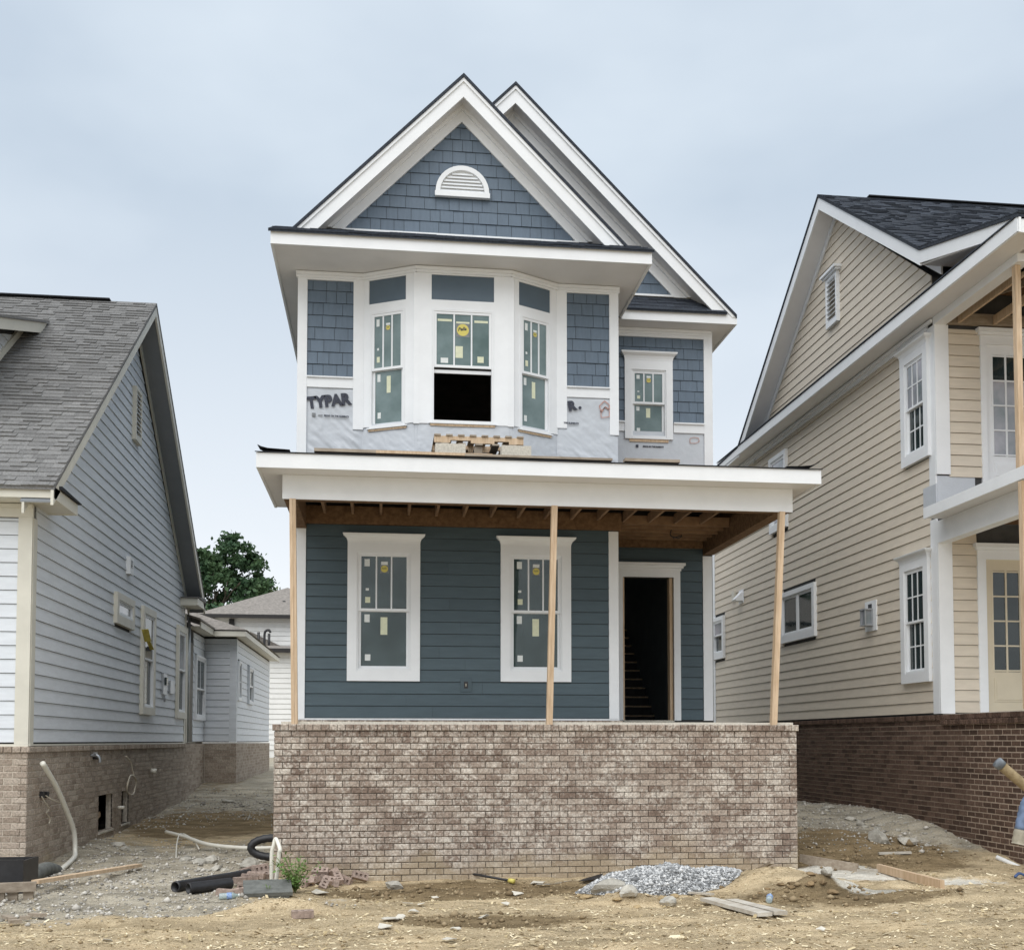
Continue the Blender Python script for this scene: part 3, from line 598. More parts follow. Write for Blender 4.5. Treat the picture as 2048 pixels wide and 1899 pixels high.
# stairs inside the open door
st = B().box(4.28, 4.33, 20.5, 24.4, .3, .5).build('stair', LUMBER, H)
for i in range(15):
    z = .3 + .192 * (i + 1); y = 20.5 + .235 * i
    B().box(4.34, 5.29, y - .025, y + .235, z - .03, z).build('stair_tread', LUMBER, st); B().box(4.34, 5.29, y + .001, y + .02, z - .19, z - .03).build('stair_riser', SHEATH, st)
    if i < 6: B().box(4.5, 4.54, y - .02, y - .001, z - .18, z - .031).build('stair_cleat', LUMBER, st)
# lower siding
holes1 = [(W1[0] - .13, W1[1] + .13, W1[2] - .14, W1[3] + .13), (W2[0] - .13, W2[1] + .13, W2[2] - .14, W2[3] + .13)]
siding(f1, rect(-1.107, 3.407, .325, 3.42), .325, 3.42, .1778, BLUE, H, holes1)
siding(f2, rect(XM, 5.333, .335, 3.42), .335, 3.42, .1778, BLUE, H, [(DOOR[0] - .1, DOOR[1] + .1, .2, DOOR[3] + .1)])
for a0, a1, fr, z0, z1 in ((XL - .005, -1.107, f1, .312, 3.12), (3.407, XM - .005, f1, .325, 3.16), (5.333, XR - .02, f2, .33, 3.08)):
    B().fbox(fr, a0, a1, z0, z1, -.02, .036).build('corner_board', WHITE, H)
B().fbox(f1, XL + .01, XM, .3, .324, -.02, .03).build('base_flashing', WHITE, H)
window(H, f1, *W1, 1.901, cas=(.14, .156, .142), glass=GLASSL); window(H, f1, *W2, 1.905, cas=(.14, .156, .142), glass=GLASSL)
# the shell of the open doorway
dr = B().fbox(f2, DOOR[1], 4.94, .33, 2.82, -.03, .045).fbox(f2, 3.85, DOOR[0], .33, 2.82, -.03, .045).fbox(f2, DOOR[0], DOOR[1], DOOR[3], 2.82, -.03, .0445).build('door_casing', WHITE, H)
B().fbox(f2, 3.83, 4.955, 2.821, 2.86, -.01, .06).fbox(f2, 3.81, 4.985, 2.861, 2.9, -.01, .09).fbox(f2, 3.79, 5.015, 2.901, 2.945, -.01, .12).build('door_crown', WHITE, dr)
B().fbox(f2, 4.772, 4.824, .335, 2.71, -.17, -.02).build('door_jamb', LUMBER, dr); B().fbox(f2, 3.965, 4.0, .335, 2.71, -.17, -.02).build('door_jamb', LUMBER, dr); B().fbox(f2, 3.965, 4.824, .305, .333, -.2, .05).build('door_sill', CONC, dr)
ob = B().fbox(f1, 1.16, 1.33, .72, .925, 0, .034).build('outlet_block', BLUE, H); B().fbox(f1, 1.215, 1.275, .77, .87, .02, .037).build('outlet_opening', BLACKPL, ob); B().fbox(f1, 1.238, 1.25, .8, .84, .03, .041).build('outlet_wire', CORD, ob)
# upper left wall beside the bay
ZS = 6.93
def upper_panel(a0, a1, ci0, ci1, co0, co1, zi, zo):
    B().fbox(f1, co0, co1, zo, ZS, -.02, .036).build('corner_board', WHITE, H); B().fbox(f1, ci0, ci1, zi, ZS, -.02, .0355).build('corner_board', WHITE, H)
    B().fbox(f1, a0, a1, 6.815, ZS, -.01, .034).build('frieze_board', WHITE, H); B().fbox(f1, a0, a1, 5.204, 5.345, -.01, .033).build('band_board', WHITE, H); B().fbox(f1, a0, a1, 5.346, 5.366, -.01, .06).build('band_sill', WHITE, H)
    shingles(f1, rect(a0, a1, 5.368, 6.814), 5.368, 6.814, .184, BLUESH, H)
upper_panel(-1.115, -.442, -.441, -.29, XL - .005, -1.116, 4.59, 3.9); upper_panel(2.772, 3.43, 2.617, 2.771, 3.431, XM + .012, 4.72, 4.64)
# crown under the soffit
def crown_run(fr, a0, a1, z=ZS):
    B().fbox(fr, a0, a1, z - .05, z - .001, -.01, .06).fbox(fr, a0, a1, z - .09, z - .051, -.01, .048).build('crown_moulding', WHITE, H)
crown_run(f1, XL - .03, -.31); crown_run(f1, 2.64, XM + .03); crown_run(f2, XM + .05, XR - .01, 6.91)
# bay window
YB = 15.52; BA, BB_, BC, BD = (-.29, Y1), (.485, YB), (1.87, YB), (2.617, Y1)
fb = FY(YB); lb = math.hypot(BB_[0] - BA[0], .38); rb = math.hypot(BD[0] - BC[0], .38)
fl = Fr((BA[0], BA[1], 0), (BB_[0] - BA[0], -.38, 0), (-.38, -(BB_[0] - BA[0]), 0)); fr_ = Fr((BC[0], BC[1], 0), (BD[0] - BC[0], .38, 0), (.38, -(BD[0] - BC[0]), 0))
BW = (.715, 1.605, 4.63, 6.3)
def bay_face(fr, a0, a1, win, tran, split, opened, stick, zb):
    holed_wall('bay_wall', fr, a0, a1, 3.75, ZS, [win], -.08, 0, SHEATH, H)
    holed_wall('bay_panel', fr, a0, a1, zb, ZS, [(win[0] - .012, win[1] + .012, win[2] - .05, win[3] + .012), tran], 0, .028, WHITE, H)
    B().fbox(fr, *tran, 0, .012).build('bay_panel_inset', BLUEPAN, H)
    crown_run(fr, a0 - .02, a1 + .02)
    w = window(H, fr, *win, split, casing=False, crown=False, stick=stick, opened=opened, wall_off=.024, name='bay_window')
    B().fbox(fr, win[0] - .03, win[1] + .03, win[2] - .05, win[2] - .022, 0, .034).build('window_blocking', LUMBER, w); B().fbox(fr, win[0] - .05, win[1] + .05, win[2] - .02, win[2] - .001, -.05, .05).build('window_sill', WHITE, w)
bay_face(fb, BB_[0], BC[0], BW, (.70, 1.62, 6.447, 6.822), 5.447, True, 'big', 4.61)
bay_face(fl, 0, lb, (.13, .68, 4.6, 6.32), (.1, .70, 6.46, 6.82), 5.45, False, 'full', 4.62)
bay_face(fr_, 0, rb, (.155, .69, 4.6, 6.31), (.13, .70, 6.455, 6.81), 5.44, False, 'full', 4.62)
for cx0, cz0 in ((BB_[0], 4.6), (BC[0], 4.6)): B().box(cx0 - .045, cx0 + .045, YB - .032, YB + .03, cz0, ZS - .002).build('bay_corner_post', WHITE, H)
# house wrap below the boards
def wrap(fr, a0, a1, b0, b1, off, amp, folds, sag=0., res=.016, seed=0):
    na, nb_ = max(3, int((a1 - a0) / res)), max(3, int((b1 - b0) / res)); v = []; f = []
    A, Bv = np.meshgrid(np.linspace(a0, a1, na), np.linspace(b0, b1, nb_)); t = (Bv - b0) / (b1 - b0)
    rg = lambda q: .25 - np.abs(q)
    d = amp * (.6 * fbm(A * 3, Bv * 3, seed) + .9 * rg(fbm((A + Bv * 1.1) * 7, (A - Bv) * 1.6, seed + 4, 3)) * folds * np.clip(1.1 - t, .12, 1) ** 1.6 + .25 * rg(fbm(A * 9, Bv * 9, seed + 6, 2))) + .004
    d = np.maximum(d, -.003); e = np.minimum(np.minimum(A - a0, a1 - A) / .06, (b1 - Bv) / .05); d = d * np.clip(e, .1, 1) + (1 - t) ** 3 * sag * (.4 + fbm(A * 2, A * 0, seed + 2, 2))
    Bv = Bv - (1 - t) ** 6 * (.02 + .06 * fbm(A * 1.7, A * 0, seed + 8, 3))
    for i in range(nb_):
        for j in range(na): v.append(fr.pt(A[i, j], Bv[i, j], off + d[i, j]))
    for i in range(nb_ - 1):
        for j in range(na - 1): k = i * na + j; f.append((k, k + 1, k + na + 1, k + na))
    return mesh_obj('house_wrap', v, f, WRAP, H, True)
w1 = wrap(f1, -1.12, -.29, 3.86, 5.22, .006, .034, 3, seed=1); w2 = wrap(f1, 2.617, 3.56, 3.84, 5.22, .008, .034, 3, sag=.06, seed=2)
wrap(fl, -.02, lb + .02, 3.84, 4.66, .008, .04, 2.6, sag=.05, seed=3); wrap(fb, BB_[0] - .02, BC[0] + .02, 3.84, 4.66, .008, .04, 2.6, sag=.04, seed=4); wrap(fr_, -.02, rb + .02, 3.84, 4.66, .008, .04, 2.6, sag=.05, seed=5); w3 = wrap(f2, XM, 5.39, 4.0, 5.17, .006, .014, 1, seed=6)
text('lettering', 'TYPAR', .225, f1, -1.095, 4.885, .034, INK, w1, rot=math.radians(8), bold=.014, sxx=.93); text('lettering', 'BRING ON THE ELEMENTS', .034, f1, -.86, 4.77, .036, INK, w1, rot=-.02, bold=.002, sxx=.9)
B().fbox(f1, -1.035, -.985, 4.765, 4.815, .02, .035).build('printed_mark', INKG, w1); B().fbox(f1, -.95, -.88, 4.79, 4.796, .02, .026).fbox(f1, -.95, -.88, 4.772, 4.777, .02, .026).build('printed_mark', INKG, w1)
text('lettering', 'R', .195, f1, 2.80, 4.99, .038, INK, w2, rot=math.radians(12), bold=.012); text('lettering', '.', .195, f1, 2.95, 5.03, .038, INK, w2, bold=.012); text('lettering', 'THE ELEMENTS', .034, f1, 2.72, 4.79, .038, INK, w2, rot=-.02, bold=.002)
def outline(fr, pts, wdt, off, mat, parent):
    bb = B()
    for i in range(len(pts)):
        p, q = fr.pt(*pts[i], off), fr.pt(*pts[(i + 1) % len(pts)], off); bb.bar(p, q, wdt, .002, fr.n)
    bb.build('printed_mark', mat, parent)
outline(f1, [(3.3, 4.98), (3.27, 5.08), (3.35, 5.16), (3.425, 5.1), (3.425, 5.03), (3.36, 5.07)], .016, .038, REDINK, w2); outline(f1, [(3.30, 4.9), (3.29, 5.0), (3.36, 5.06), (3.425, 5.02), (3.425, 4.92)], .012, .038, REDINK, w2)
text('lettering', 'BRING ON THE ELEMENTS', .03, f2, 4.32, 4.9, .024, INK, w3, bold=.002); B().fbox(f2, 4.2, 4.245, 4.89, 4.935, .018, .024).build('printed_mark', INK, w3); outline(f2, [(5.13, 4.99), (5.13, 5.07), (5.2, 5.09), (5.28, 5.08), (5.29, 5.02), (5.22, 4.99)], .01, .026, REDINK, w3)
# recessed upper right wall
B().fbox(f2, 5.377, XR + .015, 3.95, 6.9, -.02, .036).build('corner_board', WHITE, H); B().fbox(f2, XM, 5.377, 6.769, 6.9, -.01, .034).build('frieze_board', WHITE, H)
B().fbox(f2, 4.85, 5.377, 5.157, 5.3, -.01, .033).fbox(f2, XM + .05, 4.01, 5.157, 5.3, -.01, .033).build('band_board', WHITE, H); B().fbox(f2, 4.85, 5.377, 5.301, 5.325, -.01, .06).fbox(f2, XM + .07, 4.01, 5.301, 5.325, -.01, .06).build('band_sill', WHITE, H)
shingles(f2, rect(XM + .01, 5.377, 5.327, 6.768), 5.327, 6.768, .181, BLUESH, H, [(4.02, 4.84, 5.0, 6.42)])
w = window(H, f2, *W3, 5.626, cas=(.115, .026, .154), crown_h=.13); B().fbox(f2, 4.09, 4.76, 4.985, 5.03, -.01, .03).build('window_blocking', LUMBER, w)
# ---- roofs, eaves and gables
def gable(c, top, y0, yw, hw_l, hw_r, zmin, fr, base, k_sof, k_fr, yback):
    """sloping roof layers at 45 degrees, rake boards, rake soffit and frieze for a street-facing gable"""
    for sgn, hw, nm in ((-1, hw_l, 0), (1, hw_r, 1)):
        def ln(d, drop): return (c + sgn * d, top - d - drop)
        a, b = ln(0, 0), ln(hw, 0); a2, b2 = ln(0, .055), ln(hw, .055)
        B().prism([(x, y0 - .03, z) for x, z in (a, b, b2, a2)], [(x, yback, z) for x, z in (a, b, b2, a2)]).build('roof_slope', ROOFDK, H)
        def board(d0, d1, yy0, yy1, nm2, mat, lim):
            q = [ln(0, d0), ln(hw + .02, d0), ln(hw + .02, d1), ln(0, d1)]
            if sgn > 0: q = q[::-1]
            q = clip(q, [(-50, lim), (50, lim), (50, 50), (-50, 50)])
            if len(q) > 2: B().prism([(x, yy0, z) for x, z in q], [(x, yy1, z) for x, z in q]).build(nm2, mat, H)
        board(.056, .34, y0 + .012, y0 + .05, 'rake_board', WHITE, zmin); board(.056, .115, y0 - .012, y0 + .0115, 'rake_trim', WHITE, zmin)
        board(k_sof - .02, k_sof, y0 + .051, yw, 'rake_soffit', SOFFIT, zmin); board(k_sof + .001, k_fr, yw - .045, yw - .001, 'rake_frieze', WHITE, base); board(k_sof + .001, k_sof + .07, yw - .08, yw - .046, 'rake_crown', WHITE, base)
gable(GC, GT, 15.5, Y1, 2.75, 2.75, 7.16, f1, 7.6, .275, .517, 17.2)
gable(MC, MT, 17.0, Y2, 3.70, 3.70, 7.02, f2, 7.46, .275, .56, 26.9)
shingles(f1, [(GC - (9.36 - 7.615), 7.615), (GC + (9.36 - 7.615), 7.615), (GC, 9.36)], 7.615, 9.35, .184, BLUESH, H)
shingles(f2, [(3.4, 7.5), (MC + (10.2 - 7.5), 7.5), (3.4, 8.93)], 7.5, 8.93, .182, BLUESH, H)
B().fbox(f1, -.62, 2.96, 7.585, 7.612, 0, .05).build('gable_flashing', WHITE, H); B().fbox(f2, 3.6, 4.86, 7.465, 7.498, 0, .05).build('gable_flashing', WHITE, H)
# half-round gable vent
vc, vz, vr = 1.175, 8.232, .405
arc = lambda r, n=18: [(vc + r * math.cos(math.pi * i / n), vz + .025 + r * math.sin(math.pi * i / n)) for i in range(n + 1)]
vb = B(); o_, i_ = arc(vr), arc(vr - .07)
for k in range(18): vb.prism([f1.pt(*p, .075) for p in (o_[k], o_[k + 1], i_[k + 1], i_[k])], [f1.pt(*p, 0) for p in (o_[k], o_[k + 1], i_[k + 1], i_[k])])
vb.fbox(f1, vc - vr - .01, vc + vr + .01, vz - .05, vz + .024, 0, .08); ve = vb.build('gable_vent', WHITE, H)
for k in range(6):
    z = vz + .03 + .052 * k; hw = math.sqrt(max(0, (vr - .07) ** 2 - (z + .03 - vz - .025) ** 2))
    if hw > .03: B().prism([f1.pt(vc - hw, z, .062), f1.pt(vc + hw, z, .062), f1.pt(vc + hw, z + .05, .03), f1.pt(vc - hw, z + .05, .03)], [f1.pt(vc - hw, z, .05), f1.pt(vc + hw, z, .05), f1.pt(vc + hw, z + .05, .015), f1.pt(vc - hw, z + .05, .015)]).build('vent_slat', WHITE, ve)
plate('vent_backing', f1, arc(vr - .06), .026, .001, WHITE, ve)
# front eave with little pent roof
def pent(x0, x1, ya, za, yb, zb, nm='pent_roof'):
    B().prism([(x0, ya, za), (x1, ya, za), (x1, ya, za - .035), (x0, ya, za - .035)], [(x0, yb, zb), (x1, yb, zb), (x1, yb, zb - .035), (x0, yb, zb - .035)]).build(nm, ROOFDK, H)
    n = max(2, int(math.hypot(yb - ya, zb - za) / .14)); k = 0
    for r in range(n):      # shingle courses
        x = x0 - random.uniform(0, .2); s0, s1 = r / n, (r + 1) / n
        while x < x1 - .02:
            wd = random.choice((.14, .2, .26, .3)); c0, c1 = max(x, x0), min(x + wd - .004, x1); x += wd
            if c1 - c0 < .02: continue
            e = random.choice((.006, .006, .014)); A0, A1 = (ya + (yb - ya) * s0 - .012, za + (zb - za) * s0 + e), (ya + (yb - ya) * s1, za + (zb - za) * s1 + .003)
            B().prism([(c0, *A0), (c1, *A0), (c1, A0[0], A0[1] - .012), (c0, A0[0], A0[1] - .012)], [(c0, *A1), (c1, *A1), (c1, A1[0], A1[1] - .003), (c0, A1[0], A1[1] - .003)]).build('roof_shingle', ROOFDK, H)
pent(-1.6, 3.91, 14.965, 7.118, Y1, 7.6); pent(3.92, 5.66, 16.965, 7.08, Y2, 7.47)
B().box(-1.57, 3.88, 15.0, 15.035, 6.925, 7.1).build('fascia', WHITE, H); B().box(-1.57, -1.535, 15.036, 26.9, 6.925, 7.1).build('fascia', WHITE, H); B().box(3.845, 3.88, 15.036, 17.0, 6.925, 7.1).build('fascia', WHITE, H)
B().box(-1.534, 3.844, 15.036, Y1 - .001, 6.94, 6.96).build('soffit', SOFFIT, H); B().box(-1.534, XL - .001, Y1, 26.9, 6.94, 6.96).build('soffit', SOFFIT, H); B().box(XM + .001, 3.844, Y1, 16.98, 6.94, 6.96).build('soffit', SOFFIT, H)
B().box(3.881, 5.84, 17.0, 17.035, 6.905, 7.06).build('fascia', WHITE, H); B().box(5.805, 5.84, 17.036, 26.9, 6.905, 7.06).build('fascia', WHITE, H)
B().box(XM + .02, 5.804, 17.036, Y2 - .001, 6.915, 6.935).build('soffit', SOFFIT, H); B().box(XR + .001, 5.804, Y2, 26.9, 6.915, 6.935).build('soffit', SOFFIT, H)
# ---- porch
B().box(-1.26, 5.5, 13.9, 15.86, .16, .24).box(3.58, 5.48, 15.86, 17.36, .16, .24).build('porch_floor', CONC, H)
pw = B().box(-1.325, 5.495, 13.815, 13.95, -2.1, .124).box(-1.325, -1.2, 13.95, 15.9, -2.1, .124).box(5.37, 5.495, 13.95, 17.4, -2.1, .124).build('porch_wall', MORT, H)
bf = FY(13.8); brick_run(bf, -1.335, 5.505, -1.95, .124, BRICKC, pw, hgt=.0795, L_=6.84 / 32, face=.008, depth=.04, limit=300)
def cap(fr, a0, a1, b0, b1, n, mat, parent, face, depth, limit=300): 
    w_ = (a1 - a0) / n; place_bricks(fr, [(a0 + w_ * i + .004, a0 + w_ * (i + 1) - .004, b0, b1) for i in range(n)], mat, parent, face, depth, limit, name='cap_brick')
cap(bf, -1.36, 5.53, .127, .205, 68, BRICKC, pw, .032, .24)
B().box(-1.35, 5.52, 13.79, 13.99, .126, .2).build('cap_mortar', MORT, pw)
fnd = B().box(XL + .02, XM, 15.84, 15.9, .0, .29).build('foundation_wall', MORT, H); cap(FY(15.84), XL - .02, XM + .05, .222, .296, 46, BRICKC, fnd, .01, .05)
brick_run(FXM(-1.335), 13.83, 15.9, -1.8, .12, BRICKC, pw, hgt=.0795, L_=.213, face=.004, depth=.03, limit=0)
B().box(-1.56, 5.77, 13.5, 13.535, 3.39, 3.575).build('fascia', WHITE, H); B().box(-1.56, -1.525, 13.536, 15.86, 3.39, 3.565).build('fascia', WHITE, H); B().box(5.735, 5.77, 13.536, 17.3, 3.39, 3.565).build('fascia', WHITE, H)
B().box(-1.524, 5.734, 13.536, 13.874, 3.4, 3.42).build('soffit', SOFFIT, H); B().box(-1.524, -1.271, 13.875, 15.86, 3.4, 3.42).build('soffit', SOFFIT, H); B().box(5.521, 5.734, 13.875, 17.3, 3.4, 3.42).build('soffit', SOFFIT, H)
B().box(-1.27, 5.52, 13.875, 13.9, 3.087, 3.399).build('beam_face', WHITE, H)
B().box(-1.26, 5.51, 13.901, 14.08, 3.1, 3.43).build('porch_beam', OSB, H); B().box(5.33, 5.51, 14.081, 17.36, 3.1, 3.43).build('porch_beam', OSB, H); B().box(-1.26, -1.1, 14.081, 15.86, 3.1, 3.43).build('porch_beam', OSB, H)
B().box(XL + .05, XM - .01, 15.8, 15.86, 3.17, 3.43).build('ledger_board', OSB, H); B().box(XM, 5.32, 17.3, 17.37, 3.2, 3.43).build('ledger_board', OSB, H); B().box(XM - .01, XM + .03, 15.8, 17.3, 3.17, 3.43).build('ledger_board', OSB, H)
x = -.85
while x < 5.2:
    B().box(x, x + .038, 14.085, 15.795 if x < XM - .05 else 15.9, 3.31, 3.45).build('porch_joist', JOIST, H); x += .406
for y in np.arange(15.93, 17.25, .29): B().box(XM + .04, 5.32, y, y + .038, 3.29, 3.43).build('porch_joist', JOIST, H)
B().prism([(-1.52, 13.537, 3.555), (5.73, 13.537, 3.555), (5.73, 13.537, 3.585), (-1.52, 13.537, 3.585)], [(-1.56, 15.86, 4.13), (5.77, 15.86, 4.13), (5.77, 15.86, 4.16), (-1.56, 15.86, 4.16)]).build('porch_roof_deck', OSB, H)
B().prism([(3.58, 15.861, 4.1), (5.77, 15.861, 4.1), (5.77, 15.861, 4.16), (3.58, 15.861, 4.16)], [(3.58, 17.39, 4.45), (5.77, 17.39, 4.45), (5.77, 17.39, 4.5), (3.58, 17.39, 4.5)]).build('porch_roof_deck', OSB, H)
B().prism([(-1.575, 13.48, 3.577), (5.785, 13.48, 3.577), (5.785, 13.48, 3.588), (-1.575, 13.48, 3.588)], [(-1.575, 15.85, 4.165), (5.785, 15.85, 4.165), (5.785, 15.85, 4.175), (-1.575, 15.85, 4.175)]).build('roofing_felt', FELT, H)
profile_x_pts = [(13.54, 3.43), (17.38, 3.43), (17.38, 4.44), (15.86, 4.12), (13.54, 3.55)]
for x0 in (5.47, -1.25): B().prism([(x0, y, z) for y, z in (profile_x_pts if x0 > 0 else [(13.54, 3.43), (15.84, 3.43), (15.84, 4.12), (13.54, 3.55)])], [(x0 + .03, y, z) for y, z in (profile_x_pts if x0 > 0 else [(13.54, 3.43), (15.84, 3.43), (15.84, 4.12), (13.54, 3.55)])]).build('porch_gable_sheet', OSB, H)
tube('ceiling_wire', catmull([(4.55, 16.4, 3.36), (4.5, 16.35, 3.22), (4.62, 16.3, 3.17), (4.7, 16.42, 3.24), (4.58, 16.5, 3.2)], 6), .008, BLACKPL, H, 6)
def flap(pts_, nm='felt_flap'):
    v = []; f = []
    for (x, y, z, dy) in pts_: v += [(x, y, z), (x, y + dy, z + .02)]
    for i in range(len(pts_) - 1): f.append((2 * i, 2 * i + 2, 2 * i + 3, 2 * i + 1))
    o = mesh_obj(nm, v, f, FELT, H); md = o.modifiers.new('t', 'SOLIDIFY'); md.thickness = .006
flap([(-1.15, 13.49, 3.615, .5), (-1.3, 13.49, 3.622, .5), (-1.42, 13.49, 3.628, .3), (-1.5, 13.485, 3.645, .3), (-1.545, 13.48, 3.665, .3)])
flap([(5.3, 13.5, 3.615, .5), (5.5, 13.5, 3.622, .5), (5.62, 13.5, 3.635, .5), (5.70, 13.49, 3.655, .5), (5.74, 13.48, 3.68, .5)])

# ---- things standing on the porch and its roof
def post(px_b, px_t, label, yy=13.86):
    b = pY(px_b, 1447, yy); t = pY(px_t, 1010, yy); b.z = .206; t.z = 3.086; t = pY(px_t, 1480 - 3.086 * 2150 / (yy * 1.0), yy); t.z = 3.085
    th = thing('temporary_post', b, label, 'post', 'temporary posts propping the blue-grey porch roof')
    for dx, dy in ((-.02, 0), (.02, .006)): B().bar(b + Vector((dx, dy + .02, 0)), t + Vector((dx, dy + .02, 0)), .086, .038, Vector((1, 0, 0))).build('stud', LUMBER, th)
    bl = B().bar(b + Vector((.0, -.03, .6)), b + (t - b) * .95 + Vector((.0, -.03, 0)), .012, .012); return th
post(589, 585, 'leftmost raw timber post of the blue-grey porch, streaked with white'); post(1099, 1109, 'middle raw timber post of the blue-grey porch, in front of the window'); post(1548, 1564, 'rightmost raw timber post of the blue-grey porch, leaning outward')
def roofz(y): return 3.59 + (y - 13.48) * .2478
def cmu(px, yy, label):
    c = pY(px, 905, yy); w_, d_, h_ = .4, .19, .19; z = roofz(yy) + .002; x0 = c.x - w_ / 2
    bb = B().box(x0, x0 + w_, yy, yy + .03, z, z + h_).box(x0, x0 + w_, yy + d_ - .03, yy + d_, z + .02, z + h_)
    for q in (0, .5, 1): bb.box(x0 + q * (w_ - .03), x0 + q * (w_ - .03) + .03, yy + .0301, yy + d_ - .0301, z + .015, z + h_ - .002)
    o = bb.build('concrete_block', CONC); tag(o, label, 'block', 'concrete blocks on the porch roof')
cmu(901, 14.12, 'left concrete block on the porch roof, under the pallet'); cmu(1033, 14.1, 'right concrete block on the porch roof, at the pallet end')
pa = pY(868, 880, 14.5); pb = pY(1046, 890, 14.5); pz = 4.045
pal = thing('pallet', ((pa.x + pb.x) / 2, 14.9, roofz(14.9)), 'worn timber pallet lying on the porch roof below the bay window', 'pallet')
for k in range(3):
    yy = 14.45 + .46 * k; s = B().box(pa.x, pa.x + .22, yy, yy + .04, pz, pz + .09).box(pa.x + .22, pa.x + .5, yy, yy + .04, pz + .035, pz + .09).box(pa.x + .5, pb.x - .4, yy, yy + .04, pz, pz + .09).box(pb.x - .4, pb.x - .2, yy, yy + .04, pz + .035, pz + .09).box(pb.x - .2, pb.x, yy, yy + .04, pz, pz + .09); s.build('stringer', LUMBER, pal)
for k in range(8): x = pa.x + (pb.x - pa.x - .09) * k / 7; B().box(x, x + .09, 14.43, 15.43, pz + .0905, pz + .112).build('deck_board', LUMBERX, pal)
for k in range(5): x = pa.x + .1 + (pb.x - pa.x - .3) * k / 4; B().box(x, x + .1, 14.45, 15.41, pz - .022, pz - .0005).build('deck_board', LUMBERX, pal)
B().box(pa.x + .05, pa.x + .12, 15.2, 15.27, roofz(15.27) + .002, pz - .023).box(pb.x - .2, pb.x - .13, 15.2, 15.27, roofz(15.27) + .002, pz - .023).box(pa.x + .55, pa.x + .66, 14.5, 14.58, roofz(14.58) + .002, pz - .023).build('bearer', LUMBERX, pal)
def roofboard(px0, px1, yy, wd, th_, label, mat=LUMBERX, lift=.002):
    a, b = pY(px0, 905, yy), pY(px1, 905, yy); a.z = b.z = roofz(yy + wd / 2) + th_ / 2 + lift + .006
    o = B().bar(a + Vector((0, wd / 2, 0)), b + Vector((0, wd / 2, 0)), wd, th_).build('board', mat); tag(o, label, 'board', 'loose boards along the edge of the porch roof')
roofboard(628, 840, 13.75, .14, .04, 'leftmost long board on the porch roof edge'); roofboard(752, 985, 13.6, .12, .035, 'board overlapping the long one on the porch roof edge', LUMBER); roofboard(930, 1060, 13.58, .1, .03, 'short dark board before the concrete blocks on the porch roof edge'); roofboard(1050, 1225, 13.78, .14, .03, 'board below the sagging wrap on the porch roof edge'); roofboard(1250, 1360, 13.62, .12, .04, 'rightmost board on the porch roof edge, below the small upper window')

# ================================================================== shared roof shingles
def roof_shingles(ya, za, yb, zb, x0, x1, mat, parent, limit, e=.145, x_lo=None, name='roof_shingle', xfn=None):
    d = Vector((0, yb - ya, zb - za)); Ln = d.length; d.normalize(); nrm = Vector((0, -d.z, d.y)); n = int(Ln / e); e = Ln / n; it = []
    for r in range(n):
        x = x0 - random.uniform(0, .3); s = r * e
        while x < x1 - .01:
            w_ = random.choice((.09, .13, .17, .2, .24, .3)); c0, c1 = max(x, x0), min(x + w_ - .003, x1); x += w_
            if c1 - c0 < .02: continue
            if xfn and not xfn((c0 + c1) / 2, ya + d.y * s): continue
            it.append((c0, c1, s, random.choice((.008, .009, .019, .022))))
    base = Vector((0, ya, za)); it.sort(key=lambda t: (base + d * t[2] + Vector((t[0], 0, 0))).length)
    def pr(bb, t):
        p0 = base + d * (t[2] - .012); p1 = base + d * (t[2] + e); h = t[3]; X_ = lambda q, x, o: Vector((x, 0, 0)) + q + nrm * o
        return bb.prism([X_(p0, t[0], h), X_(p0, t[1], h), X_(p0, t[1], -.004), X_(p0, t[0], -.004)], [X_(p1, t[0], .002), X_(p1, t[1], .002), X_(p1, t[1], -.004), X_(p1, t[0], -.004)])
    for t in it[:limit]: pr(B(), t).build(name, mat, parent)
    if it[limit:]:
        bb = B(); tn = []
        for t in it[limit:]: pr(bb, t); tn += [random.random()] * 8
        o = bb.build('roof_shingles', mat, parent); o['kind'] = 'stuff'; set_tint(o.data, tn)
def add_tint(mat, lo, hi):          # let joined pieces vary like single ones
    t = mat.node_tree; n = t.nodes; l = t.links.new; b = n['Principled BSDF']; src = b.inputs['Base Color'].links[0].from_socket
    at = n.new('ShaderNodeAttribute'); at.attribute_name = 'tint'; mr = n.new('ShaderNodeMapRange'); mr.inputs['To Min'].default_value = lo; mr.inputs['To Max'].default_value = hi; l(at.outputs['Fac'], mr.inputs['Value'])
    v = n.new('ShaderNodeVectorMath'); v.operation = 'SCALE'; l(src, v.inputs[0]); l(mr.outputs['Result'], v.inputs['Scale']); l(v.outputs['Vector'], b.inputs['Base Color'])
ROOFGR2 = ROOFGR.copy(); ROOFGR2.name = 'grey_roof_shingle_mix'; add_tint(ROOFGR2, .84, 1.18); ROOFDK2 = ROOFDK.copy(); ROOFDK2.name = 'dark_roof_shingle_mix'; add_tint(ROOFDK2, .7, 1.5)
def shingled(ya, za, yb, zb, x0, x1, mat, mat2, parent, limit, **k):
    roof_shingles(ya, za, yb, zb, x0, x1, mat, parent, limit, **k)
    for o in parent.children:
        if o.name.startswith('roof_shingles'): o.data.materials[0] = mat2
def profile_x(x0, x1, pts, name, mat, parent):     # polygon in (y, z) pushed along x
    return B().prism([(x0, y, z) for y, z in pts], [(x1, y, z) for y, z in pts]).build(name, mat, parent)

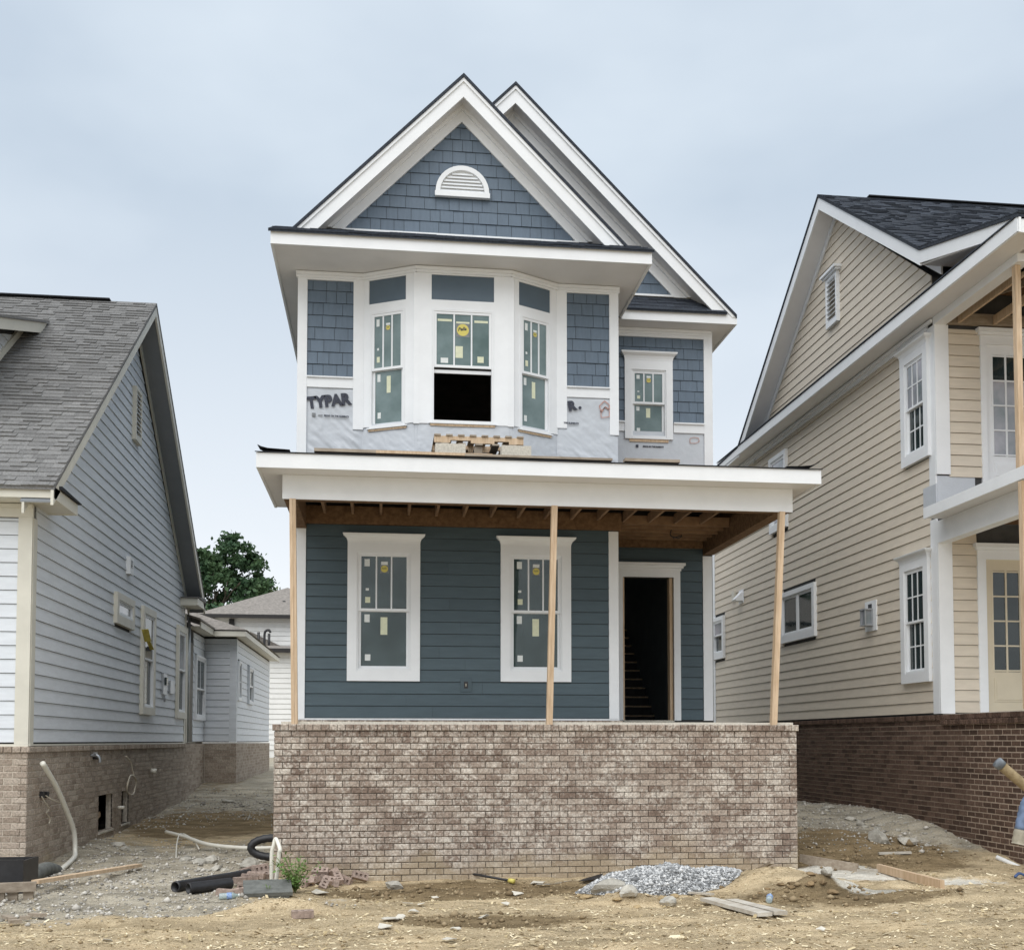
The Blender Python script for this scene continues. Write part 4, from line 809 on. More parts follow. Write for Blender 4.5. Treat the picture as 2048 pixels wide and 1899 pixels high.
# ================================================================== LEFT HOUSE (pale grey, one and a half storeys)
GREYSOF = M('shaded_grey_soffit_paint', (.22, .235, .25), .6, .05, 3)  # siding grey, with the deep shade under the rake put into its colour
LH = thing('house', (-6.5, 20, -1.7), 'pale grey lap-sided house with brick base and big grey shingled roof', 'house')
LX, LY0, LY1 = -4.5, 14.43, 25.43; fs, ff = FXP(LX), FY(LY0); RY, RZ, SL = 19.86, 7.95, .81
profile_x(-9.4, LX, [(LY0, -.05), (LY1, -.05), (LY1, 3.3), (RY, 7.42), (LY0, 3.3)], 'wall', SHEATH, LH)
convL = [(LY0 + .16, -.035), (LY1 - .1, -.035), (LY1 - .1, 3.2), (RY, 7.42), (LY0 + .16, 3.2)]
lh_holes = [(18.76, 19.95, 2.06, 2.46), (20.83, 21.8, .56, 2.46), (24.3, 25.25, .56, 2.46)]
siding(fs, convL, -.03, 7.4, .1778, GREYSID, LH, lh_holes)
siding(ff, rect(-9.3, -4.648, -.03, 2.86), -.03, 2.86, .1778, GREYSID, LH)
B().fbox(ff, -4.647, LX + .025, -.045, 2.87, -.02, .04).build('corner_board', CREAM, LH); B().fbox(fs, LY0 + .001, LY0 + .15, -.045, 2.87, -.02, .032).build('corner_board', CREAM, LH); B().fbox(fs, LY1 - .13, LY1 + .02, -.045, 2.9, -.02, .032).build('corner_board', CREAM, LH)
B().fbox(ff, -9.3, LX + .03, 2.871, 3.04, -.01, .045).fbox(ff, -9.3, LX + .028, 2.99, 3.04, .0451, .065).build('frieze_board', CREAM, LH)
B().fbox(ff, -9.3, LX + .03, -.075, -.046, -.01, .05).build('base_flashing', CREAM, LH); B().fbox(fs, LY0 - .03, LY1, -.07, -.046, -.01, .05).build('base_flashing', CREAM, LH)
window(LH, fs, 18.83, 19.88, 2.13, 2.39, None, cas=(.13, .15, .12), crown=False, grid=(1, 1), trim=CREAM, glass=GLASSP, stick=None, wall_off=.055)
window(LH, fs, 20.88, 21.75, .63, 2.4, 1.53, cas=(.12, .14, .13), crown=False, grid=(1, 1), trim=CREAM, glass=GLASSD, stick=None, wall_off=.055)
window(LH, fs, 24.36, 25.18, .63, 2.42, 1.55, cas=(.1, .14, .13), crown=False, grid=(1, 1), trim=CREAM, glass=GLASSP, low_glass=GLASSD, stick=None, wall_off=.055)
def louvre(parent, fr, a0, a1, b0, b1, n, trim, out_=.09):
    v = B().fbox(fr, a0, a0 + .05, b0, b1, 0, out_).fbox(fr, a1 - .05, a1, b0, b1, 0, out_).fbox(fr, a0 + .05, a1 - .05, b1 - .06, b1, 0, out_).fbox(fr, a0 + .05, a1 - .05, b0, b0 + .1, 0, out_).build('wall_vent', trim, parent)
    h = (b1 - b0 - .17) / n
    for k in range(n):
        z = b0 + .105 + h * k; B().prism([fr.pt(a0 + .052, z, out_), fr.pt(a1 - .052, z, out_), fr.pt(a1 - .052, z + .01, out_), fr.pt(a0 + .052, z + .01, out_)], [fr.pt(a0 + .052, z + h * .8, .02), fr.pt(a1 - .052, z + h * .8, .02), fr.pt(a1 - .052, z + h * .8 + .01, .02), fr.pt(a0 + .052, z + h * .8 + .01, .02)]).build('vent_slat', WHITE, v)
    B().fbox(fr, a0 + .05, a1 - .05, b0 + .1, b1 - .06, 0, .01).build('vent_backing', SHEATH, v); return v
louvre(LH, fs, 19.82, 20.3, 5.42, 6.4, 10, CREAM); louvre(LH, fs, 19.54, 19.8, 2.94, 3.25, 4, WHITE)
mb = B().fbox(fs, 22.75, 23.15, .95, 1.38, 0, .06).build('meter_box', GALV, LH); B().fbox(fs, 22.87, 23.03, 1.14, 1.3, .06, .1).build('meter_dial', GLASSD, mb)
mb = B().fbox(fs, 23.5, 23.95, 1.0, 1.27, 0, .06).build('meter_box', GALV, LH); tube('conduit', [fs.pt(22.95, .92, .05), fs.pt(22.95, .8, .05)], .02, GALV, mb, 8)
# roof, rake and eaves
roofp = lambda drop: [(13.97, 3.2 - drop), (RY, RZ - drop), (25.75, 3.2 - drop)]
def vee(d0, d1): a, b = roofp(d0), roofp(d1); return a, b
for k, (s0, s1) in enumerate(((0, 1), (1, 2))):
    a, b = vee(.012, .06); profile_x(-9.4, -4.09, [a[s0], a[s1], b[s1], b[s0]], 'roof_slope', ROOFGR, LH)
    a, b = vee(.0605, .25); profile_x(-4.135, -4.1, [a[s0], a[s1], b[s1], b[s0]], 'rake_board', CREAM, LH)
    a, b = vee(.2, .22); profile_x(LX + .001, -4.136, [a[s0], a[s1], b[s1], b[s0]], 'rake_soffit', GREYSOF, LH)
    a, b = vee(.221, .36); profile_x(LX + .02, LX + .05, [a[s0], a[s1], b[s1], b[s0]], 'rake_frieze', CREAM, LH)
shingled(13.97, 3.19, RY, RZ - .01, -7.1, -4.095, ROOFGR, ROOFGR2, LH, 300, e=.132, xfn=lambda x, y: not (x < -5.75 and y < 18.3 and False))
B().bar((-9.4, RY - .02, RZ + .0), (-4.9, RY - .02, RZ + .0), .16, .02).build('ridge_cap', FELT, LH)
B().box(-9.4, -4.1, 14.0, 14.035, 3.045, 3.19).build('fascia', CREAM, LH); B().box(-9.4, -4.136, 14.036, LY0 - .001, 3.05, 3.07).build('soffit', CREAM, LH)
B().box(-4.135, -4.1, 14.036, 15.06, 3.04, 3.19).box(LX, -4.136, 15.03, 15.06, 3.04, 3.19).build('eave_return', CREAM, LH); B().box(LX + .001, -4.136, 14.44, 15.029, 3.05, 3.07).build('soffit', CREAM, LH)
profile_x(LX, -4.06, [(14.2, 3.195), (15.1, 3.195), (15.1, 3.21), (14.2, 3.24)], 'return_roof', FELT, LH)
B().box(-4.135, -4.1, 24.7, 25.72, 3.04, 3.19).box(LX, -4.136, 24.7, 24.73, 3.03, 3.19).build('eave_return', CREAM, LH); B().box(LX + .001, -4.136, 24.731, 25.7, 3.05, 3.07).build('soffit', CREAM, LH); profile_x(LX, -4.08, [(24.65, 3.2), (25.7, 3.2), (25.7, 3.3), (24.65, 3.215)], 'return_roof', ROOFGR, LH)
# shed dormer
profile_x(-9.3, -5.97, [(15.4, 4.4), (18.4, 6.75), (18.2, 6.72), (15.4, 5.72)], 'dormer', SHEATH, LH)
fdorm = FXP(-5.955)
siding(fdorm, [(15.45, 4.5), (18.1, 6.6), (15.45, 5.68)], 4.4, 6.7, .1778, GREYSID, LH)
dl = lambda y: 6.88 + .35 * (y - 18.5)
profile_x(-9.3, -5.62, [(15.0, dl(15.0) + .14), (18.75, dl(18.75) + .14), (18.75, dl(18.75) + .1), (15.0, dl(15.0) + .1)], 'dormer_roof', ROOFGR, LH)
profile_x(-5.685, -5.65, [(15.0, dl(15.0) + .095), (18.72, dl(18.72) + .095), (18.48, dl(18.48) - .08), (15.0, dl(15.0) - .08)], 'dormer_rake', CREAM, LH)
profile_x(-5.955, -5.686, [(15.0, dl(15.0)), (18.6, dl(18.6)), (18.6, dl(18.6) - .02), (15.0, dl(15.0) - .02)], 'dormer_soffit', CREAM, LH)
B().bar((-5.93, 15.4, 3.2 + (15.4 - 13.97) * SL + .06), (-5.93, 18.3, 3.2 + (18.3 - 13.97) * SL + .06), .05, .1).build('dormer_flashing', CREAM, LH)
# brick base of the left house
def crawl(px0, px1, py0, py1, X):
    a = pX(px0, (py0 + py1) / 2, X); b = pX(px1, (py0 + py1) / 2, X); t = pX((px0 + px1) / 2, py0, X); u = pX((px0 + px1) / 2, py1, X); return (a.y, b.y, u.z, t.z)
C1, C2 = crawl(197, 225, 1586, 1660, -4.46), crawl(243, 258, 1578, 1645, -4.46)
lw = holed_wall('foundation_wall', FXP(-4.468), 14.35, LY1, -2.0, -.075, [C1, C2], -.1, 0, MORTL, LH); fl_ = B().box(-9.4, -4.57, 14.342, 14.45, -2.0, -.075).build('foundation_wall', MORTL, LH)
fbk = FXP(-4.46); brick_run(fbk, 14.335, LY1, -1.95, -.155, BRICKL, lw, [C1, C2], hgt=.081, L_=.213, face=0, depth=.03, limit=300)
cap(fbk, 14.31, LY1, -.152, -.078, 105, BRICKL, lw, .03, .1)
brick_run(FY(14.335), -5.6, -4.46, -1.95, -.155, BRICKL, fl_, hgt=.081, L_=.213, face=0, depth=.03, limit=200); cap(FY(14.335), -5.6, -4.43, -.152, -.078, 11, BRICKL, fl_, .03, .1)
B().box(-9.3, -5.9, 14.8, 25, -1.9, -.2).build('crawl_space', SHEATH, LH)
for c in (C1, C2): B().fbox(FXP(-4.5), c[0] - .02, c[1] + .02, c[2] - .03, c[2], -.05, .06).build('opening_sill', CONC, LH)
B().fbox(FXP(-4.54), C1[1] - .35, C1[1] - .01, C1[2], C1[3], -.2, -.16).build('opening_frame', LUMBERX, LH); B().bar((-4.62, C1[0], C1[2] + .1), (-4.62, C1[1] - .2, C1[3] - .35), .08, .03, Vector((1, 0, 0))).build('opening_brace', LUMBER, LH)
# recess and rear wing
WX, WY = -3.709, 28.1
B().box(-9, LX, LY1 + .001, WY + .1, -.05, 2.76).box(-9, WX, WY + .1, 36.5, -.05, 2.7).build('wing_wall', SHEATH, LH)
siding(fs, rect(26.5, WY, -.03, 2.6), -.03, 2.6, .1778, GREYSID, LH, [(26.7, 28.0, .55, 2.0)], joints=False); siding(FY(WY + .1), rect(LX, WX - .1, -.03, 2.6), -.03, 2.6, .1778, GREYSID, LH, joints=False)
fw2 = FXP(WX); siding(fw2, rect(WY + .2, 36.4, -.03, 2.6), -.03, 2.6, .1778, GREYSID, LH, [(28.3, 28.8, 1.05, 2.0), (30.5, 31.5, 1.05, 2.0)])
B().fbox(FY(WY + .1), WX - .15, WX + .03, -.04, 2.6, -.02, .035).build('corner_board', GREYSID, LH); B().fbox(fw2, WY + .1, WY + .25, -.04, 2.6, -.02, .03).build('corner_board', GREYSID, LH); B().fbox(fs, LY1 + .03, 25.85, -.04, 2.6, -.02, .05).build('corner_board', CREAM, LH)
B().fbox(fs, 25.86, 26.48, -.04, 2.32, -.02, .012).build('rear_door', M('taupe_door', (.14, .13, .11), .6, .08, 4), LH)
tube('downspout', [Vector((LX + .06, 25.62, 2.9)), Vector((LX + .06, 25.62, -.05))], .035, GALV, LH, 8)
window(LH, fs, 26.7, 27.95, .58, 2.02, 1.25, cas=(.06, .08, .06), crown=False, grid=(2, 1), lgrid=(2, 1), trim=WHITE, glass=GLASSD, stick=None, wall_off=.055)
window(LH, fw2, 28.35, 28.78, 1.08, 2.0, 1.5, cas=(.05, .05, .05), crown=False, grid=(1, 1), trim=WHITE, glass=GLASSD, stick=None, wall_off=.055); window(LH, fw2, 30.55, 31.45, 1.08, 2.0, 1.5, cas=(.07, .07, .07), crown=False, grid=(1, 1), trim=GREYSID, glass=GLASSD, stick=None, wall_off=.055)
B().box(-4.235, -4.2, 25.8, 27.73, 2.64, 2.79).build('fascia', CREAM, LH); B().box(-4.235, -3.41, 27.731, 27.766, 2.63, 2.76).build('fascia', CREAM, LH); B().box(-3.445, -3.41, 27.767, 36.8, 2.63, 2.76).build('fascia', CREAM, LH)
B().box(LX, -4.236, 25.75, 28.1, 2.65, 2.67).box(-4.236, -3.446, 27.767, 28.2, 2.65, 2.67).box(WX, -3.446, 28.2, 36.7, 2.65, 2.67).build('soffit', CREAM, LH)
mesh_obj('wing_roof', [(-3.38, 27.7, 2.79), (-7.5, 27.7, 2.79), (-7.5, 36.85, 2.79), (-3.38, 36.85, 2.79), (-5.4, 29.7, 3.58), (-5.4, 34.8, 3.58)], [(0, 1, 4), (1, 2, 5, 4), (2, 3, 5), (3, 0, 4, 5), (3, 2, 1, 0)], ROOFBK, LH)
B().prism([(-4.17, 25.5, 2.79), (-4.17, 25.5, 2.83), (-7.5, 25.5, 3.85), (-7.5, 25.5, 3.8)], [(-4.17, 27.73, 2.79), (-4.17, 27.73, 2.83), (-7.5, 27.73, 3.85), (-7.5, 27.73, 3.8)]).build('wing_roof', ROOFBK, LH)
wf = B().box(-9, LX + .03, LY1 + .01, WY + .1, -1.9, -.08).box(-9, WX + .03, WY + .05, 36.45, -1.9, -.08).build('foundation_wall', MORTL, LH)
brick_run(FXP(LX + .04), LY1 + .02, WY + .04, -1.5, -.08, BRICKL, wf, hgt=.081, L_=.213, depth=.02, limit=0); brick_run(FY(WY + .04), LX + .05, WX + .04, -1.5, -.08, BRICKL, wf, hgt=.081, L_=.213, depth=.02, limit=0); brick_run(FXP(WX + .04), WY + .05, 36.4, -1.5, -.08, BRICKL, wf, hgt=.081, L_=.213, depth=.02, limit=0)

# ================================================================== RIGHT HOUSE (tan, two storeys)
RH = thing('house', (10.5, 20, -1.5), 'tan lap-sided two-storey house with white trim and dark red-brown brick base', 'house')
RX, RY0 = 8.712, 15.9; fr1, frf = FXM(RX), FY(RY0); PR_ = [(12.97, 6.95), (15.58, 7.70), (19.41, 10.51), (24.2, 6.93), (25.78, 6.87)]
B().box(RX, 13, RY0, 27.4, .38, 6.7).build('wall', SHEATH, RH); profile_x(RX, 13, [(15.95, 6.7), (23.6, 6.7), (23.5, 7.2), (19.5, 10.1), (15.95, 7.4)], 'gable_wall', SHEATH, RH)
rh_holes = [(16.08, 16.9, 4.62, 6.35), (16.18, 16.98, 1.0, 2.9), (20.7, 22.46, 2.16, 3.15), (26.47, 27.32, 2.16, 3.15), (22.12, 23.05, 4.65, 6.25)]
siding(fr1, rect(16.1, 27.25, .43, 6.56), .43, 6.56, .1778, TAN, RH, rh_holes)
siding(fr1, [(15.95, 7.0), (23.62, 7.0), (23.5, 7.2), (19.5, 10.12), (15.95, 7.42)], 6.98, 10.1, .1778, TAN, RH)
siding(frf, rect(RX + .2, 9.34, .43, 3.5), .43, 3.5, .1778, TAN, RH); siding(frf, rect(RX + .2, 9.46, 4.16, 6.55), 4.16, 6.55, .1778, TAN, RH)
B().fbox(frf, RX - .025, RX + .21, .42, 3.45, -.02, .036).build('corner_board', WHITE, RH); B().fbox(fr1, RY0 + .001, 16.09, .42, 3.5, -.02, .028).build('corner_board', WHITE, RH); B().fbox(frf, RX - .025, RX + .21, 4.2, 6.6, -.02, .036).build('corner_board', WHITE, RH); B().fbox(fr1, RY0 + .001, 16.09, 4.05, 6.6, -.02, .028).build('corner_board', WHITE, RH); B().fbox(fr1, 27.26, 27.42, .42, 6.5, -.02, .028).build('corner_board', WHITE, RH)
hw = B().fbox(frf, RX, 9.34, 3.55, 4.18, 0, .012).fbox(fr1, RY0, 16.3, 3.62, 4.06, 0, .026).build('house_wrap', WRAP, RH)
B().fbox(fr1, 16.1, 27.26, 6.561, 6.7, -.01, .035).fbox(fr1, 15.9, 27.3, 6.64, 6.7, .0351, .07).build('frieze_board', WHITE, RH)
window(RH, fr1, 16.155, 16.78, 4.70, 6.24, 5.45, cas=(.135, .16, .13), grid=(3, 2), lgrid=(3, 2), glass=GLASSP, low_glass=GLASSD, stick=None, wall_off=.055); window(RH, fr1, 16.25, 16.9, 1.1, 2.8, 1.92, cas=(.135, .16, .13), grid=(3, 2), lgrid=(3, 2), glass=GLASSD, stick=None, wall_off=.055)  # upper window: top sash has its reflection painted in as pale glass
wd = window(RH, fr1, 20.76, 22.4, 2.25, 3.09, None, cas=(.12, .15, .1), crown=False, grid=(2, 1), glass=GLASSD, stick=None, wall_off=.055); B().fbox(fr1, 21.52, 21.64, 2.28, 3.06, 0, .055).build('mullion', WHITE, wd)
window(RH, fr1, 26.55, 27.25, 2.25, 3.09, 2.7, cas=(.12, .15, .1), crown=False, grid=(1, 1), glass=GLASSP, low_glass=GLASSD, stick=None, wall_off=.055); window(RH, fr1, 22.2, 23.0, 4.75, 6.2, 5.45, cas=(.1, .14, .1), crown=False, grid=(1, 1), glass=GLASSP, stick=None, wall_off=.055)
gv = louvre(RH, fr1, 19.36, 19.86, 8.04, 9.02, 9, WHITE); B().fbox(fr1, 19.3, 19.92, 9.021, 9.06, 0, .13).fbox(fr1, 19.27, 19.95, 9.061, 9.11, 0, .17).build('vent_crown', WHITE, gv)
lbk = B().fbox(fr1, 18.0, 18.44, 1.95, 2.49, 0, .04).build('light_block', WHITE, RH)
ln_ = B(); 
for a in (18.12, 18.3):
    for o in (.05, .17): ln_.fbox(fr1, a, a + .02, 2.06, 2.32, o, o + .02)
ln_.fbox(fr1, 18.11, 18.33, 2.32, 2.345, .045, .195).fbox(fr1, 18.11, 18.33, 2.04, 2.06, .045, .195).fbox(fr1, 18.2, 18.24, 2.3, 2.38, .03, .05); ln_.build('wall_lantern', GALV, lbk); B().fbox(fr1, 18.14, 18.3, 2.06, 2.32, .07, .17).build('lantern_glass', GLASSP, lbk); B().fbox(fr1, 18.16, 18.28, 2.346, 2.43, .041, .055).build('lantern_backplate', BLACKPL, lbk)
vb_ = B().fbox(fr1, 25.0, 25.35, 3.33, 3.66, 0, .03).prism([fr1.pt(25.04, 3.62, .03), fr1.pt(25.31, 3.62, .03), fr1.pt(25.31, 3.42, .22), fr1.pt(25.04, 3.42, .22)], [fr1.pt(25.04, 3.38, .03), fr1.pt(25.31, 3.38, .03), fr1.pt(25.31, 3.38, .2), fr1.pt(25.04, 3.38, .2)]).build('vent_hood', WHITE, RH); B().fbox(fr1, 25.6, 25.8, 3.44, 3.7, 0, .06).build('vent_cover', CREAM, RH)
for i in range(4):       # roof layers, rake boards and soffits follow the kicked profile
    (ya, za), (yb, zb) = PR_[i], PR_[i + 1]
    profile_x(8.29, 20, [(ya, za - .01), (yb, zb - .01), (yb, zb - .055), (ya, za - .055)], 'roof_slope', ROOFDK, RH)
    hgt = .24 if i in (1, 2) else .2
    profile_x(8.312, 8.345, [(ya, za - .0555), (yb, zb - .0555), (yb, zb - .055 - hgt), (ya, za - .055 - hgt)], 'rake_board', WHITE, RH)
    if i in (1, 2):
        q = clip([(ya, za - .26), (ya, za - .28), (yb, zb - .28), (yb, zb - .26)], [(0, 6.96), (60, 6.96), (60, 20), (0, 20)])
        if len(q) > 2: profile_x(8.346, RX - .001, q, 'rake_soffit', SOFFIT, RH)
        profile_x(RX - .05, RX - .02, [(ya, za - .281), (ya, za - .42), (yb, zb - .42), (yb, zb - .281)], 'rake_frieze', WHITE, RH)
profile_x(8.346, RX + .6, [(13.0, 6.72), (15.6, 7.42), (15.6, 7.44), (13.0, 6.74)], 'rake_soffit', SOFFIT, RH)
shingled(15.58, 7.70, 19.41, 10.51, 8.29, 13.2, ROOFDK, ROOFDK2, RH, 300); shingled(12.97, 6.95, 15.58, 7.70, 8.29, 9.6, ROOFDK, ROOFDK2, RH, 120)
B().bar((9.3, 19.41, 10.515), (20, 19.41, 10.515), .18, .02).build('ridge_cap', FELT, RH)
B().box(8.3, 8.311, 12.99, 25.76, 6.71, 6.9).box(8.312, 8.335, 12.99, 25.76, 6.7, 6.88).build('fascia', WHITE, RH); B().box(8.336, RX - .001, 13.03, 25.7, 6.72, 6.74).build('soffit', SOFFIT, RH); B().box(8.336, 13, 12.99, 13.025, 6.7, 6.88).build('fascia', WHITE, RH); B().box(RX - .03, RX + .17, 13.6, RY0 - .001, 6.6, 6.719).build('beam_face', WHITE, RH)
B().prism([(8.28, 13.05, 6.905), (8.28, 13.05, 6.925), (RX, 13.05, 7.14), (RX, 13.05, 7.12)], [(8.28, 25.75, 6.905), (8.28, 25.75, 6.925), (RX, 25.75, 7.14), (RX, 25.75, 7.12)]).build('pent_roof', ROOFDK, RH)
# upper porch ceiling timbers and lower porch
B().box(RX + .18, 13, 13.6, 15.85, 7.12, 7.15).build('ceiling_sheet', OSB, RH); B().box(RX + .18, 13, 15.8, 15.86, 6.6, 6.78).build('ledger_board', LUMBERX, RH)
for k in range(6): x = RX + .35 + .6 * k; B().bar((x, 13.55, 6.68), (x, 15.79, 6.68), .04, .14).build('ceiling_joist', LUMBER, RH); B().bar((x, 13.6, 6.62), (x, 15.7, 7.1), .04, .1).build('rafter', LUMBERX, RH)
B().box(8.362, 8.395, 12.6, 15.7, 3.44, 3.61).build('fascia', WHITE, RH); B().box(8.362, 13, 12.565, 12.599, 3.44, 3.61).build('fascia', WHITE, RH); B().box(8.396, RX - .031, 12.6, 15.69, 3.45, 3.47).build('soffit', SOFFIT, RH); B().box(RX - .03, RX + .15, 12.95, RY0 - .001, 3.1, 3.449).build('beam_face', WHITE, RH); B().box(8.4, 13, 12.61, 15.68, 3.5, 3.6).build('porch_roof_deck', OSB, RH); B().box(RX + .16, 13, 12.96, 15.85, 3.42, 3.47).build('ceiling_sheet', OSB, RH)
B().box(8.68, 8.9, 12.63, 12.76, 3.612, 3.63).build('flashing', M('bent_copper', (.3, .17, .1), .5, .2, 8), RH)
# doors onto the porches
def glazed_door(z0, z1, x0, cas0, paint, glass, rows, zp0, zp1):
    d = B().fbox(frf, x0, x0 + .95, z0, zp0 - .02, 0, .012).fbox(frf, x0, x0 + .1, zp0 - .02, zp1 + .02, 0, .012).fbox(frf, x0 + .85, x0 + .95, zp0 - .02, zp1 + .02, 0, .012).fbox(frf, x0, x0 + .95, zp1 + .02, z1, 0, .012).build('door', paint, RH)
    B().fbox(frf, cas0, x0, z0, z1, -.01, .045).fbox(frf, x0 + .95, x0 + 1.09, z0, z1, -.01, .045).fbox(frf, cas0, x0 + 1.09, z1, z1 + .14, -.01, .044).build('door_casing', WHITE, d)
    B().fbox(frf, cas0 - .03, x0 + 1.12, z1 + .141, z1 + .19, -.01, .07).fbox(frf, cas0 - .06, x0 + 1.15, z1 + .191, z1 + .25, -.01, .1).build('door_crown', WHITE, d)
    pw_ = .7 / 3; ph = (zp1 - zp0) / rows
    for c in range(3):
        for r in range(rows): B().fbox(frf, x0 + .125 + pw_ * c, x0 + .125 + pw_ * (c + 1) - .03, zp0 + ph * r + .012, zp0 + ph * (r + 1) - .012, 0, .006).build('pane', glass if r < rows - 1 or paint is CREAMDOOR else GLASSD, d)
    g = B()
    for c in range(4): g.fbox(frf, x0 + .095 + pw_ * c, x0 + .125 + pw_ * c, zp0 - .02, zp1 + .02, 0, .018)
    for r in range(rows + 1): g.fbox(frf, x0 + .1, x0 + .85, zp0 + ph * r - .0121, zp0 + ph * r + .0119, 0, .0175)
    g.build('door_grille', paint, d); B().fbox(frf, x0 + .12, x0 + .83, z0 + .18, zp0 - .12, .0, .02).fbox(frf, x0 + .15, x0 + .8, z0 + .21, zp0 - .15, .0201, .028).build('door_panel', paint, d)
glazed_door(.43, 2.86, 9.48, 9.34, CREAMDOOR, GLASSD, 4, 1.1, 2.67); glazed_door(4.0, 6.32, 9.55, 9.46, WHITE, GLASSP, 4, 4.54, 6.14)
# brick base of the right house
rw = B().box(RX - .008, 9.0, 12.95, 27.4, -2.2, .335).box(9.0, 13, 12.95, 15.9, -2.2, .335).build('foundation_wall', MORTR, RH); fbr = FXM(RX - .012)
brick_run(fbr, 12.95, 27.4, -1.95, .32, BRICKR, rw, hgt=.0805, L_=.213, face=0.002, depth=.02, limit=300, gap=.015); cap(fbr, 12.92, 27.4, .322, .4, 190, BRICKR, rw, .03, .1, limit=150); cap(fbr, 12.9, 15.85, .242, .316, 40, BRICKR, rw, .05, .1)
brick_run(FY(12.942), 8.72, 10.5, -1.95, .32, BRICKR, rw, hgt=.0805, L_=.213, face=0.002, depth=.02, limit=0, gap=.012); B().box(8.72, 13, 12.96, 15.88, .336, .41).build('porch_floor', CONC, RH)
def tall_post(px, y0, z0, z1, label):
    p = pY(px, 1000, y0); th = thing('temporary_post', (p.x, y0, z0), label, 'post', 'temporary posts on the tan house porch')
    for dx in (-.02, .02): B().box(p.x + dx - .019, p.x + dx + .019, y0, y0 + .086, z0 + .002, z1 - .002).build('stud', LUMBER, th)
tall_post(2046, 13.7, 3.60, 6.6, 'upper raw timber post on the tan house balcony'); tall_post(2050, 13.1, .41, 3.42, 'lower raw timber post on the tan house porch')

# ================================================================== BACKGROUND
BH = thing('house', (-5, 52, -.6), 'far white two-storey house with grey hip roof and dark gutters', 'house')
B().box(-8.1, -1.5, 50.5, 60, -.8, 5.65).build('wall', WHITESID, BH); fbh = FY(50.49); z = 1.8
while z < 5.5: plate('siding_plank', fbh, rect(-8.1, -1.5, z + .01, z + .21), lambda b, z=z: .04 - .1 * (b - z), 0, WHITESID, BH); z += .215
ax, ay, az = -4.75, 55.3, 7.75
e0 = [(-8.5, 50, 5.72), (-1.0, 50, 5.72), (-1.0, 60.4, 5.72), (-8.5, 60.4, 5.72)]
mesh_obj('roof', e0 + [(ax, ay, az)], [(0, 1, 4), (1, 2, 4), (2, 3, 4), (3, 0, 4), (3, 2, 1, 0)], ROOFBK, BH)
B().box(-8.55, -.95, 49.86, 49.99, 5.58, 5.74).build('gutter', GUTTER, BH); B().box(-8.0, -7.6, 50.2, 50.4, 5.35, 5.57).build('gutter_elbow', GUTTER, BH); B().box(-6.95, -6.72, 50.3, 50.44, 4.75, 5.57).build('downspout', GUTTER, BH)
lo = B().box(-4.95, 1, 46, 50.4, -.9, 3.75).build('lower_wall', WHITESID, BH); fbl = FY(45.99); z = -.4
while z < 3.6: plate('siding_plank', fbl, rect(-4.95, 1, z + .01, z + .21), lambda b, z=z: .04 - .1 * (b - z), 0, WHITESID, BH); z += .215
p0, p1 = pY(500, 1262, 50.3), pY(600, 1309, 50.3); mesh_obj('lower_roof', [(-5.1, 45.6, 3.82), (1.2, 45.6, 3.82), (1.2, 50.4, 4.0), (p1.x, 50.4, p1.z), (p0.x, 50.4, p0.z), (-6.5, 50.4, 4.4), (-6.5, 47, 3.9)], [(0, 1, 2, 3, 4, 5, 6)], ROOFBK, BH)
B().box(-5.15, 1.2, 45.47, 45.59, 3.67, 3.83).build('gutter', GUTTER, BH)
for px, h in ((517, .35), (538, .28)): p = pY(px, 1279, 49.5); tube('vent_pipe', [p + Vector((0, 0, -.6)), p + Vector((0, 0, h))], .06, BLACKPL, BH, 8)
p = pY(529, 1280, 49.5); tube('vent_pipe', catmull([p + Vector((0, 0, -.5)), p + Vector((0, 0, .25)), p + Vector((.05, 0, .42)), p + Vector((.18, 0, .47)), p + Vector((.27, 0, .36))], 5), .055, BLACKPL, BH, 8); p = pY(568, 1205, 52.5); tube('vent_pipe', [p + Vector((0, 0, -.25)), p + Vector((0, 0, .1))], .07, BLACKPL, BH, 8)

